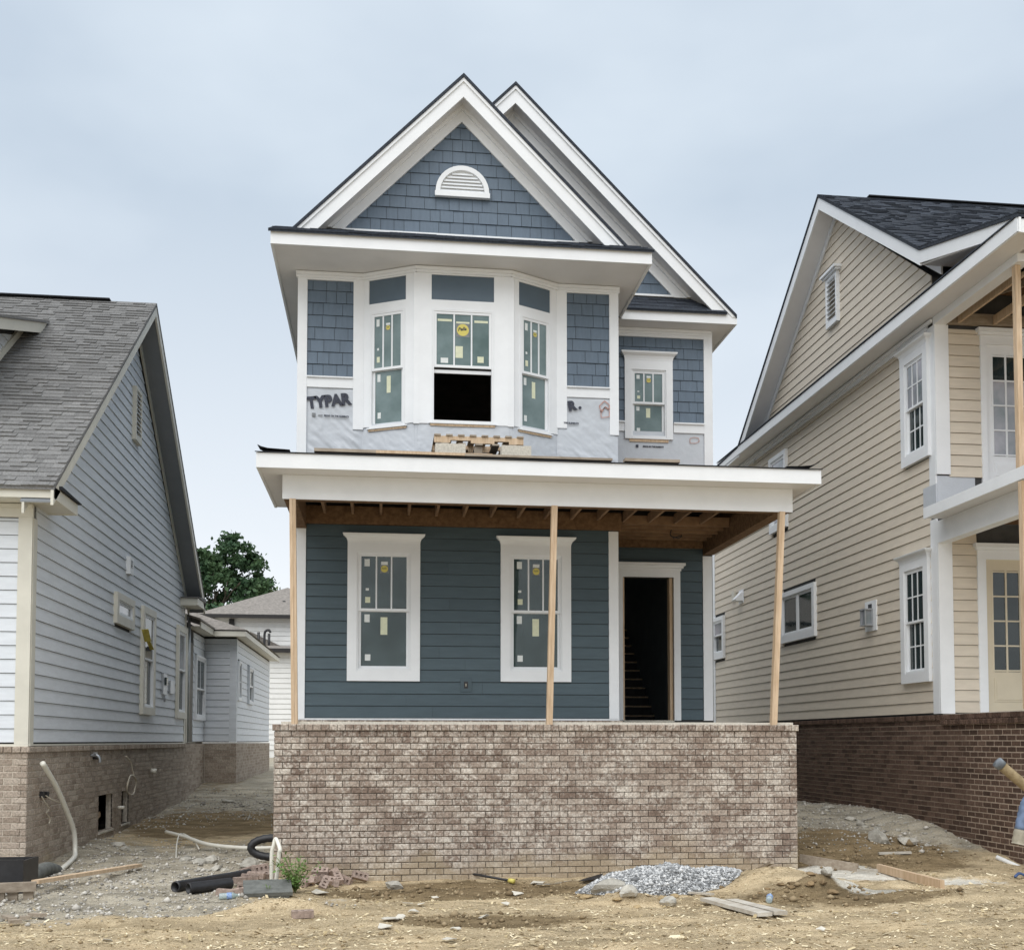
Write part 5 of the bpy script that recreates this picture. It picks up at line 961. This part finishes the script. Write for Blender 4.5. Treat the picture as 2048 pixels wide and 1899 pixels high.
def tree(x, y, h, rx, rz, label, leafmat, n_clump, per, seed, name='tree', group=None, leaf=.16, bare=False):
    rnd = random.Random(seed); z0 = gz(x, y); th = thing(name, (x, y, z0), label, 'tree', group); tr = B(); tips = []
    def limb(p, d, L_, r, dep):
        q = p + d * L_; pts = catmull([p, (p + q) / 2 + Vector((rnd.uniform(-1, 1), rnd.uniform(-1, 1), 0)) * L_ * .07, q], 3); k = len(tr.v); sd = 6 if dep < 2 else 4
        for i, c in enumerate(pts):
            rr = r * (1 - .45 * i / (len(pts) - 1)); a = d.cross(Vector((.3, .9, .1))).normalized(); b = d.cross(a)
            for s in range(sd): t = 6.283 * s / sd; tr.v.append(c + a * rr * math.cos(t) + b * rr * math.sin(t))
        for i in range(len(pts) - 1):
            for s in range(sd): j = (s + 1) % sd; tr.f.append((k + i * sd + s, k + i * sd + j, k + (i + 1) * sd + j, k + (i + 1) * sd + s))
        if dep >= (5 if bare else 4) or r < .012: tips.append(q); return
        for _ in range(3 if dep < 3 else 2):
            nd = (d + Vector((rnd.uniform(-1, 1), rnd.uniform(-1, 1), rnd.uniform(-.3, .7))) * (.75 if dep else .6)).normalized(); limb(q, nd, L_ * rnd.uniform(.6, .82), r * (.68 if bare else .58), dep + 1)
    limb(Vector((x, y, z0 - .2)), Vector((0, 0, 1)), h * .3, h * (.03 if bare else .026), 0); tr.build('trunk', BARK, th)
    if bare: return
    cz = z0 + h - rz; pts = []; sz = []
    for _ in range(n_clump):
        u = np.array([rnd.gauss(0, 1) for _ in range(3)]); u /= np.linalg.norm(u); rr = rnd.uniform(.45, 1.0) ** .6; c = np.array([x, y, cz]) + u * rr * np.array([rx, rx, rz]); s = rnd.uniform(.3, .75) * rx * .27
        g_ = RNG.normal(0, 1, (per, 3)) * np.array([s, s, s * .7]) * .6 + c; pts.append(g_)
    P = np.concatenate(pts); n = len(P); a = RNG.normal(0, 1, (n, 3)); a /= np.linalg.norm(a, axis=1)[:, None]; b = np.cross(a, RNG.normal(0, 1, (n, 3))); b /= np.linalg.norm(b, axis=1)[:, None]; s = (leaf * RNG.uniform(.6, 1.3, n))[:, None]
    v = np.stack([P - a * s, P + b * s * .6, P + a * s, P - b * s * .6], 1).reshape(-1, 3); mesh = bpy.data.meshes.new('crown'); mesh.from_pydata(v.tolist(), [], np.arange(4 * n).reshape(-1, 4).tolist()); mesh.materials.append(leafmat); link(bpy.data.objects.new('crown', mesh), th)
tp = pY(452, 1170, 66); tree(tp.x, 66, 12.6, 2.5, 3.6, 'dark green leafy tree rising behind the far white house', LEAFD, 135, 130, 3, leaf=.15)
tree(pY(400, 1200, 63).x, 63, 8.0, 2.0, 2.4, 'low dark green tree at the foot of the taller tree', LEAFD, 90, 120, 5, leaf=.15); tree(pY(505, 1225, 70).x, 70, 9.6, 1.1, 1.4, 'sparse dark purplish tree beside the far hip roof', M('dark_purple_leaf', (.06, .045, .06), .6, .3, 1), 26, 45, 8, leaf=.14)
tree(pY(538, 1150, 72).x, 72, 11.9, 1, 1, 'bare grey tree left of the porch post behind the far roof', BARK, 0, 0, 9, bare=True); tree(pY(566, 1150, 74).x, 74, 12.0, 1, 1, 'bare grey tree nearest the porch post behind the far roof', BARK, 0, 0, 12, bare=True); tree(pY(560, 1185, 68).x, 68, 9.6, 1.7, 1.4, 'yellow-green bushy tree peeking over the far hip roof', LEAF2, 40, 90, 14, leaf=.14)

# ================================================================== SMALL THINGS ON THE SITE
def ground_path(pts, lift, n=8): return catmull([G(x, y, lift) if not isinstance(x, Vector) else x for x, y in pts], n)
# --- by the pale grey house
t_ = [pX(85, 1525, -4.30), pX(112, 1572, -4.26), pX(132, 1618, -4.24), pX(147, 1660, -4.22), pX(150, 1700, -4.2)]
e = G(146, 1722, .01); t_ += [Vector((e.x - .0, e.y, e.z + .03)), G(118, 1742, .0), G(100, 1752, -.06)]
p = tube('conduit_pipe', catmull(t_, 8), .034, PVC); tag(p, 'cream plastic pipe standing bent out of the ground against the taupe brick base', 'pipe')
wo = thing('cable', pX(88, 1588, -4.44), 'two thin cream cables hanging from black boxes on the taupe brick base', 'cable')
for dx in (0, 9): q = pX(82 + dx, 1588, -4.455); B().box(-4.46, -4.42, q.y - .05, q.y + .05, q.z - .04, q.z + .04).build('cable_box', BLACKPL, wo)
tube('wire', catmull([pX(83, 1592, -4.43), pX(92, 1606, -4.40), pX(98, 1616, -4.40), pX(93, 1625, -4.41), pX(100, 1636, -4.41), pX(98, 1646, -4.41)], 6), .008, CORD, wo, 6); tube('wire', catmull([pX(91, 1590, -4.43), pX(108, 1600, -4.35), pX(128, 1606, -4.27)], 6), .008, CORD, wo, 6)
lp = [pX(252, 1512, -4.42), pX(262, 1524, -4.40), pX(266, 1545, -4.38)]; c = pX(261, 1569, -4.37)
for k in range(33): a = .4 + k * .42; lp.append(c + Vector((.01 * math.sin(a * 3) + .02, .33 * math.cos(a), .17 * math.sin(a))))
p = tube('cable_coil', catmull(lp, 3), .013, CORD, None, 6); tag(p, 'coil of pale cable hanging on the brick base beside the crawl opening', 'cable')
q = pX(186, 1514, -4.42); fa = thing('hose_tap', q, 'chrome hose tap on the taupe brick base under the siding', 'tap'); tube('spout', catmull([q + Vector((-.04, 0, .03)), q + Vector((.06, 0, .03)), q + Vector((.1, 0, -.02)), q + Vector((.1, 0, -.08))], 4), .022, GALV, fa, 8); B().box(q.x + .02, q.x + .05, q.y - .06, q.y + .06, q.z + .05, q.z + .08).build('handle', GALV, fa); tube('pipe_stub', [q + Vector((-.04, .16, 0)), q + Vector((.05, .16, 0))], .035, BLACKPL, fa, 10)
q = pX(303, 1541, -4.44); p = tube('wall_pipe_stub', [q, q + Vector((.09, 0, 0))], .05, PVC, None, 10); tag(p, 'small white pipe stub on the brick base right of the cable coil', 'pipe')  # plain capped pipe end on the brick base
q = pX(236, 1614, -4.44); p = tube('wall_pipe_stub', [q, q + Vector((.1, 0, 0))], .03, PVC, None, 10); tag(p, 'small white pipe stub between the two crawl openings', 'pipe')
yt = thing('ribbon', pX(293, 1270, -4.35), 'yellow ribbon hung over the pale grey house window', 'ribbon')
for (a, b, wd) in (((290, 1258), (296, 1282), .12), ((296, 1280), (304, 1298), .07)): B().bar(pX(*a, -4.36), pX(*b, -4.33), .02, wd, Vector((1, 0, 0))).build('ribbon_strip', YELLOWTAG, yt)
# timber edging with black plastic trough at the left frame edge
a, b = G(-60, 1806), G(72, 1796); a.z = gz(a.x, a.y); zt = a.z + .36
ed = thing('timber_edging', b, 'weathered timber edging board on short stakes at the left frame edge', 'edging'); top = max(b.z, a.z) + .13
B().bar(Vector((a.x, a.y, top)), Vector((b.x, b.y, top)), .05, .1).build('board', LUMBERX, ed)
for f in (.42, .62, .86): q = a.lerp(b, f); B().box(q.x - .05, q.x + .05, q.y + .03, q.y + .07, gz(q.x, q.y) - .1, top + .02).build('stake', LUMBERX, ed)
bx0, bx1 = pY(-40, 1750, b.y + .35), pY(46, 1750, b.y + .35); zb_ = gz(bx1.x, bx1.y)
tr_ = B().box(bx0.x, bx1.x, bx1.y, bx1.y + .03, zb_ - .05, zb_ + .36).box(bx0.x, bx1.x, bx1.y + .5, bx1.y + .53, zb_ - .05, zb_ + .34).box(bx1.x - .03, bx1.x, bx1.y + .031, bx1.y + .499, zb_ - .05, zb_ + .345).box(bx0.x, bx1.x - .031, bx1.y + .031, bx1.y + .499, zb_ - .04, zb_ + .02).build('plastic_trough', BLACKPL); tag(tr_, 'black plastic trough behind the timber edging at the left frame edge', 'trough')
p = tube('drain_pipe', catmull([G(42, 1782, .08), G(66, 1766, .09), G(92, 1750, .08), G(112, 1742, .0)], 14), .085, SLATE, None, 12, rib=.06, hollow=True); tag(p, 'short grey ribbed drain pipe lying behind the timber edging', 'pipe')
def plank(p, q, w_, t, label, mat, name='plank', group=None, lift=0.):
    p = Vector(p); q = Vector(q); p.z += t / 2 + lift; q.z += t / 2 + lift; o = B().bar(p, q, w_, t).build(name, mat); return tag(o, label, 'board', group)
plank(G(70, 1791, .1), G(278, 1737, .0), .09, .04, 'long fresh pine stud lying across the gravel by the timber edging', LUMBER, 'stud', lift=.03)
for x, y in ((18, 1850), (40, 1842), (62, 1835), (8, 1838)):
    a = G(x, y); plank(a, G(x + random.randint(18, 40), y + random.randint(-12, 8)), .06, .03, {18: 'broken dark stick at the left bottom edge', 40: 'dark splintered stick below the timber edging', 62: 'rightmost dark splinter below the timber edging', 8: 'stick end nearest the left frame edge under the edging'}[x], LUMBERX, 'stick', 'broken sticks below the timber edging', lift=.02)
# --- between the houses
p = tube('conduit_pipe', catmull([G(332, 1680, .14), G(370, 1690, .13), G(420, 1702, .1), G(500, 1712, .12), G(560, 1716, .16)], 8), .028, PVC); tag(p, 'long cream plastic pipe lying toward the brick porch corner', 'pipe')
p = tube('strap', catmull([G(352, 1715, .0), G(354, 1700, .1), G(362, 1688, .17), G(385, 1692, .12), G(398, 1702, .03)], 5), .01, PVC, None, 6); tag(p, 'thin cream strap looped on the long pipe', 'strap')
cc = G(545, 1718); cy_ = 13.72; cc = pY(545, 1694, 13.98); pts = []
for k in range(40): a = 1.2 + k * .157; pts.append(cc + Vector((.27 * math.cos(a) - .0, .02 * math.sin(a * .5), .12 * math.sin(a))))
p = tube('pipe_coil', pts, .05, BLACKPL, None, 12, rib=.06); tag(p, 'black corrugated pipe coil sticking out behind the brick porch corner', 'pipe')
ha, hb = G(543, 1768), G(551, 1772); hz_ = pY(549, 1679, hb.y).z
p = tube('pipe_hoop', catmull([ha, Vector((ha.x + .0, ha.y, ha.z + .35)), Vector(((ha.x + hb.x) / 2 - .01, ha.y, hz_ - .08)), Vector(((ha.x + hb.x) / 2 + .015, ha.y, hz_)), Vector((hb.x + .045, hb.y, hz_ - .1)), Vector((hb.x + .035, hb.y, hb.z + .35)), hb], 8), .024, PVC); tag(p, 'white plastic pipe bent into an upright hoop at the porch corner', 'pipe')
for (p0, p1, lb) in (((350, 1784), (500, 1757), 'black corrugated pipe lying on gravel, the rear one of the pair'), ((376, 1787), (462, 1776), 'black corrugated pipe lying on gravel, the front one of the pair')):
    a, b = G(*p0, .062), G(*p1, .062); pts = [a.lerp(b, k / 50) for k in range(51)]; p = tube('drain_pipe', pts, .062, BLACKPL, None, 16, rib=.05, hollow=True); tag(p, lb, 'pipe', 'black corrugated pipes on the gravel')
sl = G(535, 1788); s0 = B(); u = Vector((1, .15, 0)).normalized(); s0.obb(sl + Vector((0, 0, .075)), u, Vector((-.15, 1, .25)).normalized(), u.cross(Vector((-.15, 1, .25)).normalized()), .26, .2, .02).obb(sl + Vector((0, -.16, .015)), u, Vector((-.15, 1, 0)).normalized(), Vector((0, 0, 1)), .25, .02, .03); o = s0.build('slab', SLATE); tag(o, 'grey flat lid resting on bricks below the white pipe hoop', 'lid')
HB = None
def loose_brick(x, y, dz, yaw, tilt, label, group='loose bricks heaped at the porch corner'):
    global HB
    if HB is None:          # cored brick: three holes through
        bb = B(); w_, d_, h_ = .2, .095, .068; xs = [-w_ / 2, -.075, -.045, -.015, .015, .045, .075, w_ / 2]
        for i in range(7):
            if i % 2 == 0: bb.box(xs[i], xs[i + 1], -d_ / 2, d_ / 2, -h_ / 2, h_ / 2)
            else: bb.box(xs[i], xs[i + 1], -d_ / 2, -.018, -h_ / 2, h_ / 2).box(xs[i], xs[i + 1], .018, d_ / 2, -h_ / 2, h_ / 2).box(xs[i], xs[i + 1], -.018, .018, -.01, .01)
        HB = bpy.data.meshes.new('brick'); HB.from_pydata([tuple(p) for p in bb.v], [], bb.f); HB.materials.append(LOOSEB)
    o = bpy.data.objects.new('brick', HB); o.location = G(x, y) + Vector((0, 0, .035 + dz)); o.rotation_euler = (tilt[0], tilt[1], yaw); COL.objects.link(o); tag(o, label, 'brick', group)
rb_ = random.Random(4)
for (x, y, dz) in [(452, 1790, 0), (470, 1788, .0), (492, 1780, 0), (485, 1770, .03), (500, 1768, .05), (512, 1764, .06), (520, 1758, .1), (505, 1756, .02), (532, 1760, .03), (478, 1762, 0), (495, 1750, .02), (520, 1748, .03)]: loose_brick(x, y, dz, rb_.uniform(-.5, .9), (rb_.choice((0, 0, 1.5, .3)), rb_.uniform(-.15, .15)), 'reddish brick in the loose heap left of the white pipe hoop')
for (x, y, dz) in [(612, 1770, 0), (622, 1765, .0), (634, 1768, .02), (640, 1762, .08), (618, 1758, .08), (630, 1752, .12), (645, 1755, .14), (655, 1768, .02), (662, 1762, .07), (668, 1770, 0), (655, 1752, .1), (640, 1745, .14), (676, 1766, .03), (648, 1772, 0), (690, 1764, 0), (683, 1758, .03), (628, 1745, .06), (600, 1762, .0), (608, 1752, .04)]: loose_brick(x, y, dz, rb_.uniform(-1.4, 1.4), (rb_.choice((0, 1.4, .5, -.7)), rb_.uniform(-.5, .5)), 'brown brick in the tumbled heap against the brick porch wall', 'bricks tumbled against the porch wall')
loose_brick(720, 1764, .05, .3, (1.2, .3), 'lone brown brick leaning right of the tumbled heap', 'single bricks'); loose_brick(605, 1822, 0, .2, (0, 0), 'lone brick half sunk in the pale foreground soil', 'single bricks'); loose_brick(598, 1772, 0, -.2, (0, 0), 'lone brick lying behind the green weed', 'single bricks')
def weed(px, py, h, n, label, seed):
    r = random.Random(seed); b = G(px, py); th = thing('weed', b, label, 'plant'); stv = []; P = []
    for k in range(n):
        d = Vector((r.uniform(-1, 1), r.uniform(-1, 1), r.uniform(1.2, 2.4))).normalized(); L_ = h * r.uniform(.5, 1.05); tip = b + d * L_ + Vector((d.x, d.y, -.3)) * L_ * .25; stv.append((b, b + d * L_ * .6, tip))
        for j in range(14): t = .2 + .8 * j / 13; P.append(b.lerp(tip, t) + Vector((r.gauss(0, .02), r.gauss(0, .02), r.gauss(0, .015))))
    bb = B()
    for a, m_, c in stv: bb.bar(a, m_, .006, .006).bar(m_, c, .005, .005)
    bb.build('stem', LEAF2, th); v = []; f = []
    for p_ in P:
        a = Vector((r.uniform(-1, 1), r.uniform(-1, 1), r.uniform(-.4, .7))).normalized(); c = a.cross(Vector((r.uniform(-1, 1), r.uniform(-1, 1), 1))).normalized(); s = h * r.uniform(.07, .14); k = len(v); v += [p_, p_ + a * s * .5 + c * s * .28, p_ + a * s, p_ + a * s * .5 - c * s * .28]; f.append((k, k + 1, k + 2, k + 3))
    mesh_obj('leaves', v, f, LEAFW, th)
LEAFW = M('weed_leaf', (.07, .15, .03), .55, 0, 14, col2=(.16, .26, .07))
weed(590, 1784, .46, 26, 'bushy green weed growing beside the tumbled bricks', 3); weed(537, 1792, .14, 7, 'tiny green weed in front of the grey lid', 6)
def bottle(p, d, L_, r, label, lab=True):
    d = d.normalized(); th = thing('bottle', p, label, 'bottle'); pts = [p + d * (L_ * t) for t in (0, .03, .3, .33, .36, .7, .8, .9, .91, 1.0)]; rs = [.7, 1, 1, .93, 1, 1, .75, .42, .42, .42]
    tube('body', pts, lambda t: r * rs[min(9, int(round(t * 9)))], CLEARPL, th, 12); tube('cap', [p + d * L_ * .99, p + d * L_ * 1.06], r * .46, STICKW, th, 10); tube('bottle_label', [p + d * L_ * .4, p + d * L_ * .66], r * 1.03, M('bottle_label_blue', (.25, .36, .6), .5, .5, 40), th, 12)
bottle(G(438, 1796, .035), Vector((1, .1, .05)), .2, .035, 'clear plastic bottle with blue label lying before the black pipes')
bottle(G(1538, 1806, .03), Vector((.4, .9, .15)), .2, .033, 'crushed clear plastic bottle standing by the two grey planks')
def rock(x, y, s, label, seed, mat=RUBBLE, flat=.6, group=None, pos=None, name='rock'):
    bm = bmesh.new(); bmesh.ops.create_icosphere(bm, subdivisions=2, radius=1); r = random.Random(seed); pl = [Vector((r.gauss(0, 1), r.gauss(0, 1), r.gauss(0, 1))).normalized() for _ in range(9)]; of = [r.uniform(.5, .85) for _ in pl]
    for v in bm.verts:
        for n_, o_ in zip(pl, of):
            d = v.co.dot(n_)
            if d > o_: v.co -= n_ * (d - o_)
        v.co += Vector((r.gauss(0, .03), r.gauss(0, .03), r.gauss(0, .03)))
    me = bpy.data.meshes.new(name); bm.to_mesh(me); bm.free(); me.materials.append(mat); o = bpy.data.objects.new(name, me); o.location = (pos if pos else G(x, y)) + Vector((0, 0, s * flat * .35)); o.scale = (s * r.uniform(.9, 1.4), s * r.uniform(.7, 1), s * flat); o.rotation_euler = (0, 0, r.uniform(0, 6)); COL.objects.link(o); tag(o, label, 'rock', group)
for i, (x, y, s, lb) in enumerate([(395, 1730, .13, 'pale flat rock left of the rubble on the gravel mound'), (418, 1724, .12, 'largest pale rock on the gravel mound between the houses'), (372, 1722, .08, 'small pale rock at the left end of the gravel mound'), (432, 1738, .07, 'round white stone on the gravel mound'), (448, 1742, .06, 'small stone right of the white stone on the mound'), (500, 1735, .16, 'grey boulder under the black pipe coil'), (522, 1742, .14, 'grey boulder right below the black pipe coil'), (540, 1748, .1, 'stone between the hoop and the porch wall'), (235, 1688, .12, 'flat rubble slab near the crawl openings'), (250, 1700, .1, 'brown rubble piece near the crawl openings'), (218, 1830, .05, 'brown clod left of the soil patch in the foreground'), (170, 1752, .05, 'pale pebble behind the long pine stud'), (455, 1605, .12, 'flat stone up the passage beside the pale grey house'), (825, 1752, .18, 'tan flat rock at the foot of the brick porch wall'), (862, 1750, .15, 'second tan flat rock at the foot of the brick porch wall'), (790, 1776, .16, 'grey flat shard in the brown soil'), (1225, 1787, .2, 'whitish lump at the left foot of the gravel pile'), (1255, 1803, .12, 'small pale lump below the gravel pile'), (1335, 1812, .1, 'brown clod in front of the gravel pile'), (1655, 1775, .1, 'pale stone half buried in the brown dirt mound'), (1758, 1682, .22, 'big white rock in the passage by the dark brick'), (1812, 1683, .2, 'tan slab rock leaning by the dark brick base'), (1720, 1650, .12, 'grey rock up the passage by the dark brick'), (1700, 1640, .1, 'grey stone farther up the passage by the dark brick')]): rock(x, y, s, lb, 40 + i, flat=.45 if 'flat' in lb or 'slab' in lb else .7)
def shards(n, fn, s0, s1, group, labels, mat, seed):
    r = random.Random(seed)
    for k in range(n): x, y = fn(r); rock(x, y, r.uniform(s0, s1), labels, seed * 100 + k, mat, .5, group, name='stone')
shards(26, lambda r: (r.gauss(440, 55), r.gauss(1728, 12)), .025, .06, 'stones on the gravel mound', 'small pale stone scattered on the gravel mound between the houses', RUBBLE, 5); shards(26, lambda r: ((lambda q: (1600 + q * 300 + r.gauss(0, 10), 1600 + q * 90 + r.gauss(0, 8)))(r.random())), .03, .08, 'stones along the dark brick base', 'grey stone in the row along the dark brick base', RUBBLE, 7)
shards(22, lambda r: (r.gauss(1600, 70), r.gauss(1775, 14)), .03, .08, 'clods on the dirt mound', 'brown soil clod on the dirt mound at the porch corner', M('brown_clod', (.22, .155, .085), .95, .3, 12, .15, bump=.6, bscale=50), 9); shards(14, lambda r: (r.gauss(1215, 40), r.gauss(1793, 7)), .03, .07, 'clods below the gravel pile', 'tan soil clod left of the gravel pile', M('tan_clod', (.36, .27, .15), .95, .25, 12, .15, bump=.6, bscale=50), 11)
# --- in front of the brick porch wall
po = thing('pole', G(925, 1748), 'thin dark pole with yellow tip lying at the foot of the porch wall', 'pole'); a, b = G(922, 1752, .06), G(1018, 1766, .03); tube('shaft', [a, b], .016, BLACKPL, po, 8); tube('handle', [a + Vector((-.02, 0, .004)), a.lerp(b, .25)], .02, PALE_PLANK, po, 8); tube('tip', [b, b + (b - a).normalized() * .08], .03, YELLOW, po, 8)
LIT = [(815, 1810, .05, 'bent'), (842, 1812, .055, ''), (826, 1826, .05, ''), (780, 1842, .1, ''), (770, 1857, .08, ''), (800, 1840, .05, ''), (870, 1798, .04, ''), (968, 1837, .06, ''), (1035, 1788, .09, ''), (912, 1860, .05, ''), (1010, 1812, .05, ''), (900, 1883, .06, ''), (876, 1754, .04, ''), (1075, 1768, .12, ''), (1090, 1772, .1, ''), (640, 1788, .08, ''), (215, 1886, .05, ''), (330, 1790, .05, ''), (1790, 1830, .04, ''), (1640, 1862, .05, ''), (1310, 1770, .03, '')]
LIT_LABEL = ['folded pale scrap left of the smallest scrap on the dark soil', 'pale scrap right of the folded one on the dark soil', 'pale scrap just below the folded one on the dark soil', 'longest pale strip in the middle of the dark soil', 'pale strip under the longest strip on the dark soil', 'pale scrap at the right end of the longest strip', 'tiny pale scrap high on the dark soil near the porch wall', 'pale scrap right of centre in the dark soil', 'pale strip right of the yellow-tipped pole', 'pale scrap near the bottom edge below the dark soil', 'pale scrap below the yellow-tipped pole', 'lowest pale scrap at the bottom edge, centre', 'pale chip beside the tan flat rocks at the porch wall', 'larger pale sheet left of the black plastic scrap', 'larger pale sheet touching the black plastic scrap', 'pale scrap in front of the tumbled bricks', 'pale scrap at the bottom edge left of centre', 'pale scrap left of the black corrugated pipes', 'pale scrap below the orange-brown form board', 'pale scrap right of the two grey planks at the bottom', 'tiny pale chip on the gravel pile']
for i, (x, y, s, _) in enumerate(LIT):
    c = G(x, y, .02); r = random.Random(i); v = []; n_ = 6
    s *= .72
    for k in range(n_): a = 6.283 * k / n_; q = Vector((c.x + s * math.cos(a) * r.uniform(.7, 1.3) * 1.3, c.y + s * math.sin(a) * r.uniform(.5, 1.2), 0)); q.z = gz(q.x, q.y) + r.uniform(.008, .04); v.append(q)
    o = mesh_obj('litter_scrap', v + [q + Vector((0, 0, .006)) for q in v], [tuple(range(n_ - 1, -1, -1)), tuple(range(n_, 2 * n_))] + [(k, (k + 1) % n_, n_ + (k + 1) % n_, n_ + k) for k in range(n_)], PAPER); tag(o, LIT_LABEL[i], 'litter', 'pale litter scraps on the soil')
gp = G(1330, 1785); cx_, cy_ = gp.x, gp.y + .28; n = 22000; rr = np.sqrt(RNG.random(n)) * 1.05; an = RNG.random(n) * 6.283; gx = cx_ + rr * np.cos(an) * .92; gy = cy_ + rr * np.sin(an) * .5
prof = lambda x, y: np.clip(1 - (((x - cx_) / .95) ** 2 + ((y - cy_) / .52) ** 2), 0, 1)
hh = lambda x, y: .27 * prof(x, y) ** .8 * (1 + .5 * fbm(np.asarray(x) * 3, np.asarray(y) * 3, 77))
ga, gb_ = np.meshgrid(np.linspace(-1, 1, 50), np.linspace(-1, 1, 30)); mxx, myy = cx_ + ga * .98, cy_ + gb_ * .54; zz = H0(mxx, myy) + hh(mxx, myy) - .012 - .03 * (prof(mxx, myy) <= 0)
gpile = thing('gravel_pile', (cx_, cy_, gz(cx_, cy_)), 'heap of blue-grey gravel against the brick porch wall', 'gravel pile')
core = mesh_obj('heap_core', list(zip(mxx.ravel().tolist(), myy.ravel().tolist(), zz.ravel().tolist())), [(i * 50 + j, i * 50 + j + 1, (i + 1) * 50 + j + 1, (i + 1) * 50 + j) for i in range(29) for j in range(49)], M('gravel_fines', (.36, .365, .37), .95, .3, 60, bump=.6, bscale=120), gpile, True)
st_ = pieces('stones', np.stack([gx, gy, H0(gx, gy) + hh(gx, gy)], 1), RNG.gamma(2.2, .0035, n) + .004, STONE_P, kind=None, sink=.1); st_.parent = gpile; st_.matrix_parent_inverse = Matrix.Translation(-Vector(gpile.location)); st_['kind'] = 'stuff'
fp = G(1178, 1765); o = mesh_obj('plastic_sheet', [fp + Vector((dx, dy, dz + t)) for t in (0, .006) for dx, dy, dz in ((-.14, -.06, .03), (.12, -.04, .05), (.2, .1, .1), (-.05, .09, .04))], [(3, 2, 1, 0), (4, 5, 6, 7), (0, 1, 5, 4), (1, 2, 6, 5), (2, 3, 7, 6), (3, 0, 4, 7)], BLACKPL); tag(o, 'scrap of black plastic sheet left of the gravel pile', 'plastic')
def gplank(p0, p1, w_, t, label, mat, lift=0., group=None):
    a, b = G(*p0), G(*p1); return plank(a, b, w_, t, label, mat, 'plank', group, lift)
gplank((1414, 1806), (1530, 1838), .15, .035, 'front grey plank of the pair on the foreground soil', PALE_PLANK, .03, 'grey planks on the foreground soil'); gplank((1462, 1809), (1562, 1835), .13, .035, 'rear grey plank of the pair on the foreground soil', PALE_PLANK, .03, 'grey planks on the foreground soil'); gplank((1380, 1789), (1424, 1793), .06, .02, 'short pale stick in front of the gravel pile', PALE_PLANK, .02)
# --- right passage
gplank((1600, 1722), (1716, 1741), .04, .12, 'grey form board beside the pale slurry at the porch corner', LUMBERX, -.02); gplank((1714, 1738), (1758, 1743), .08, .05, 'short pale board end between the two form boards', PALE_PLANK, -.01); gplank((1757, 1742), (1885, 1777), .05, .1, 'orange-brown form board beside the pale slurry', LUMBER, .0); gplank((1757, 1704), (1822, 1709), .06, .03, 'thin white stick in the passage by the dark brick', PALE_PLANK, .02); gplank((1515, 1750), (1545, 1760), .04, .03, 'dark stick end in the dirt mound', LUMBERX, .06)
a, b = G(1990, 1722), G(2048, 1748); a = pY(1993, 1713, a.y); b = pY(2090, 1756, a.y - .5); wp = tube('conduit_pipe', [a, b], .032, M('bright_white_pvc', (.8, .8, .78), .35, .03, 5), None, 12); tag(wp, 'bright white pipe jutting from the right frame edge by the dark brick', 'pipe')
q = G(2030, 1756, .02); o = tube('strap', catmull([q, q + Vector((.08, .03, .04)), q + Vector((.16, .0, .01)), q + Vector((.24, .06, .05))], 5), .018, BLUEPL, None, 6); tag(o, 'crumpled blue strap on the ground at the right frame edge', 'strap')
yq = 12.2; a, b = pY(2000, 1528, yq), pY(2150, 1655, yq - .1); lean = thing('leaning_pipe', (b.x, b.y, gz(b.x, b.y)), 'mud-caked tan pipe with blue-grey cap leaning in from the right frame edge', 'pipe'); d = (b - a).normalized(); bot = a + d * ((a.z - gz(b.x, b.y)) / -d.z if d.z < 0 else 2)
tube('shaft', [a.lerp(bot, k / 20) for k in range(21)], .06, TANPIPE, lean, 14); tube('end_cap', [a - d * .05, a + d * .03], .066, BLUEGREY, lean, 14)
c = pY(2054, 1612, 12.5); c2 = pY(2038, 1688, 12.5); ho = thing('hose_end', (c2.x, c2.y, gz(c2.x, c2.y)), 'blue and beige ribbed hose end hanging at the right frame edge', 'hose'); up_ = pY(2110, 1560, 12.5)
pts = catmull([up_, c.lerp(up_, .3) + Vector((0, 0, .02)), c, c2], 12); k2 = int(len(pts) * .84); tube('hose', pts[:k2 + 1], .085, BLUEPL if False else M('faded_blue_hose', (.16, .22, .34), .6, .25, 12), ho, 14, rib=.04); tube('hose_tip', pts[k2:], .088, M('beige_hose', (.36, .33, .26), .7, .15, 12), ho, 14, rib=.04, hollow=True)
tube('hose_stand', [up_, Vector((up_.x + .3, up_.y, gz(up_.x + .3, up_.y)))], .03, GALV, ho, 8)
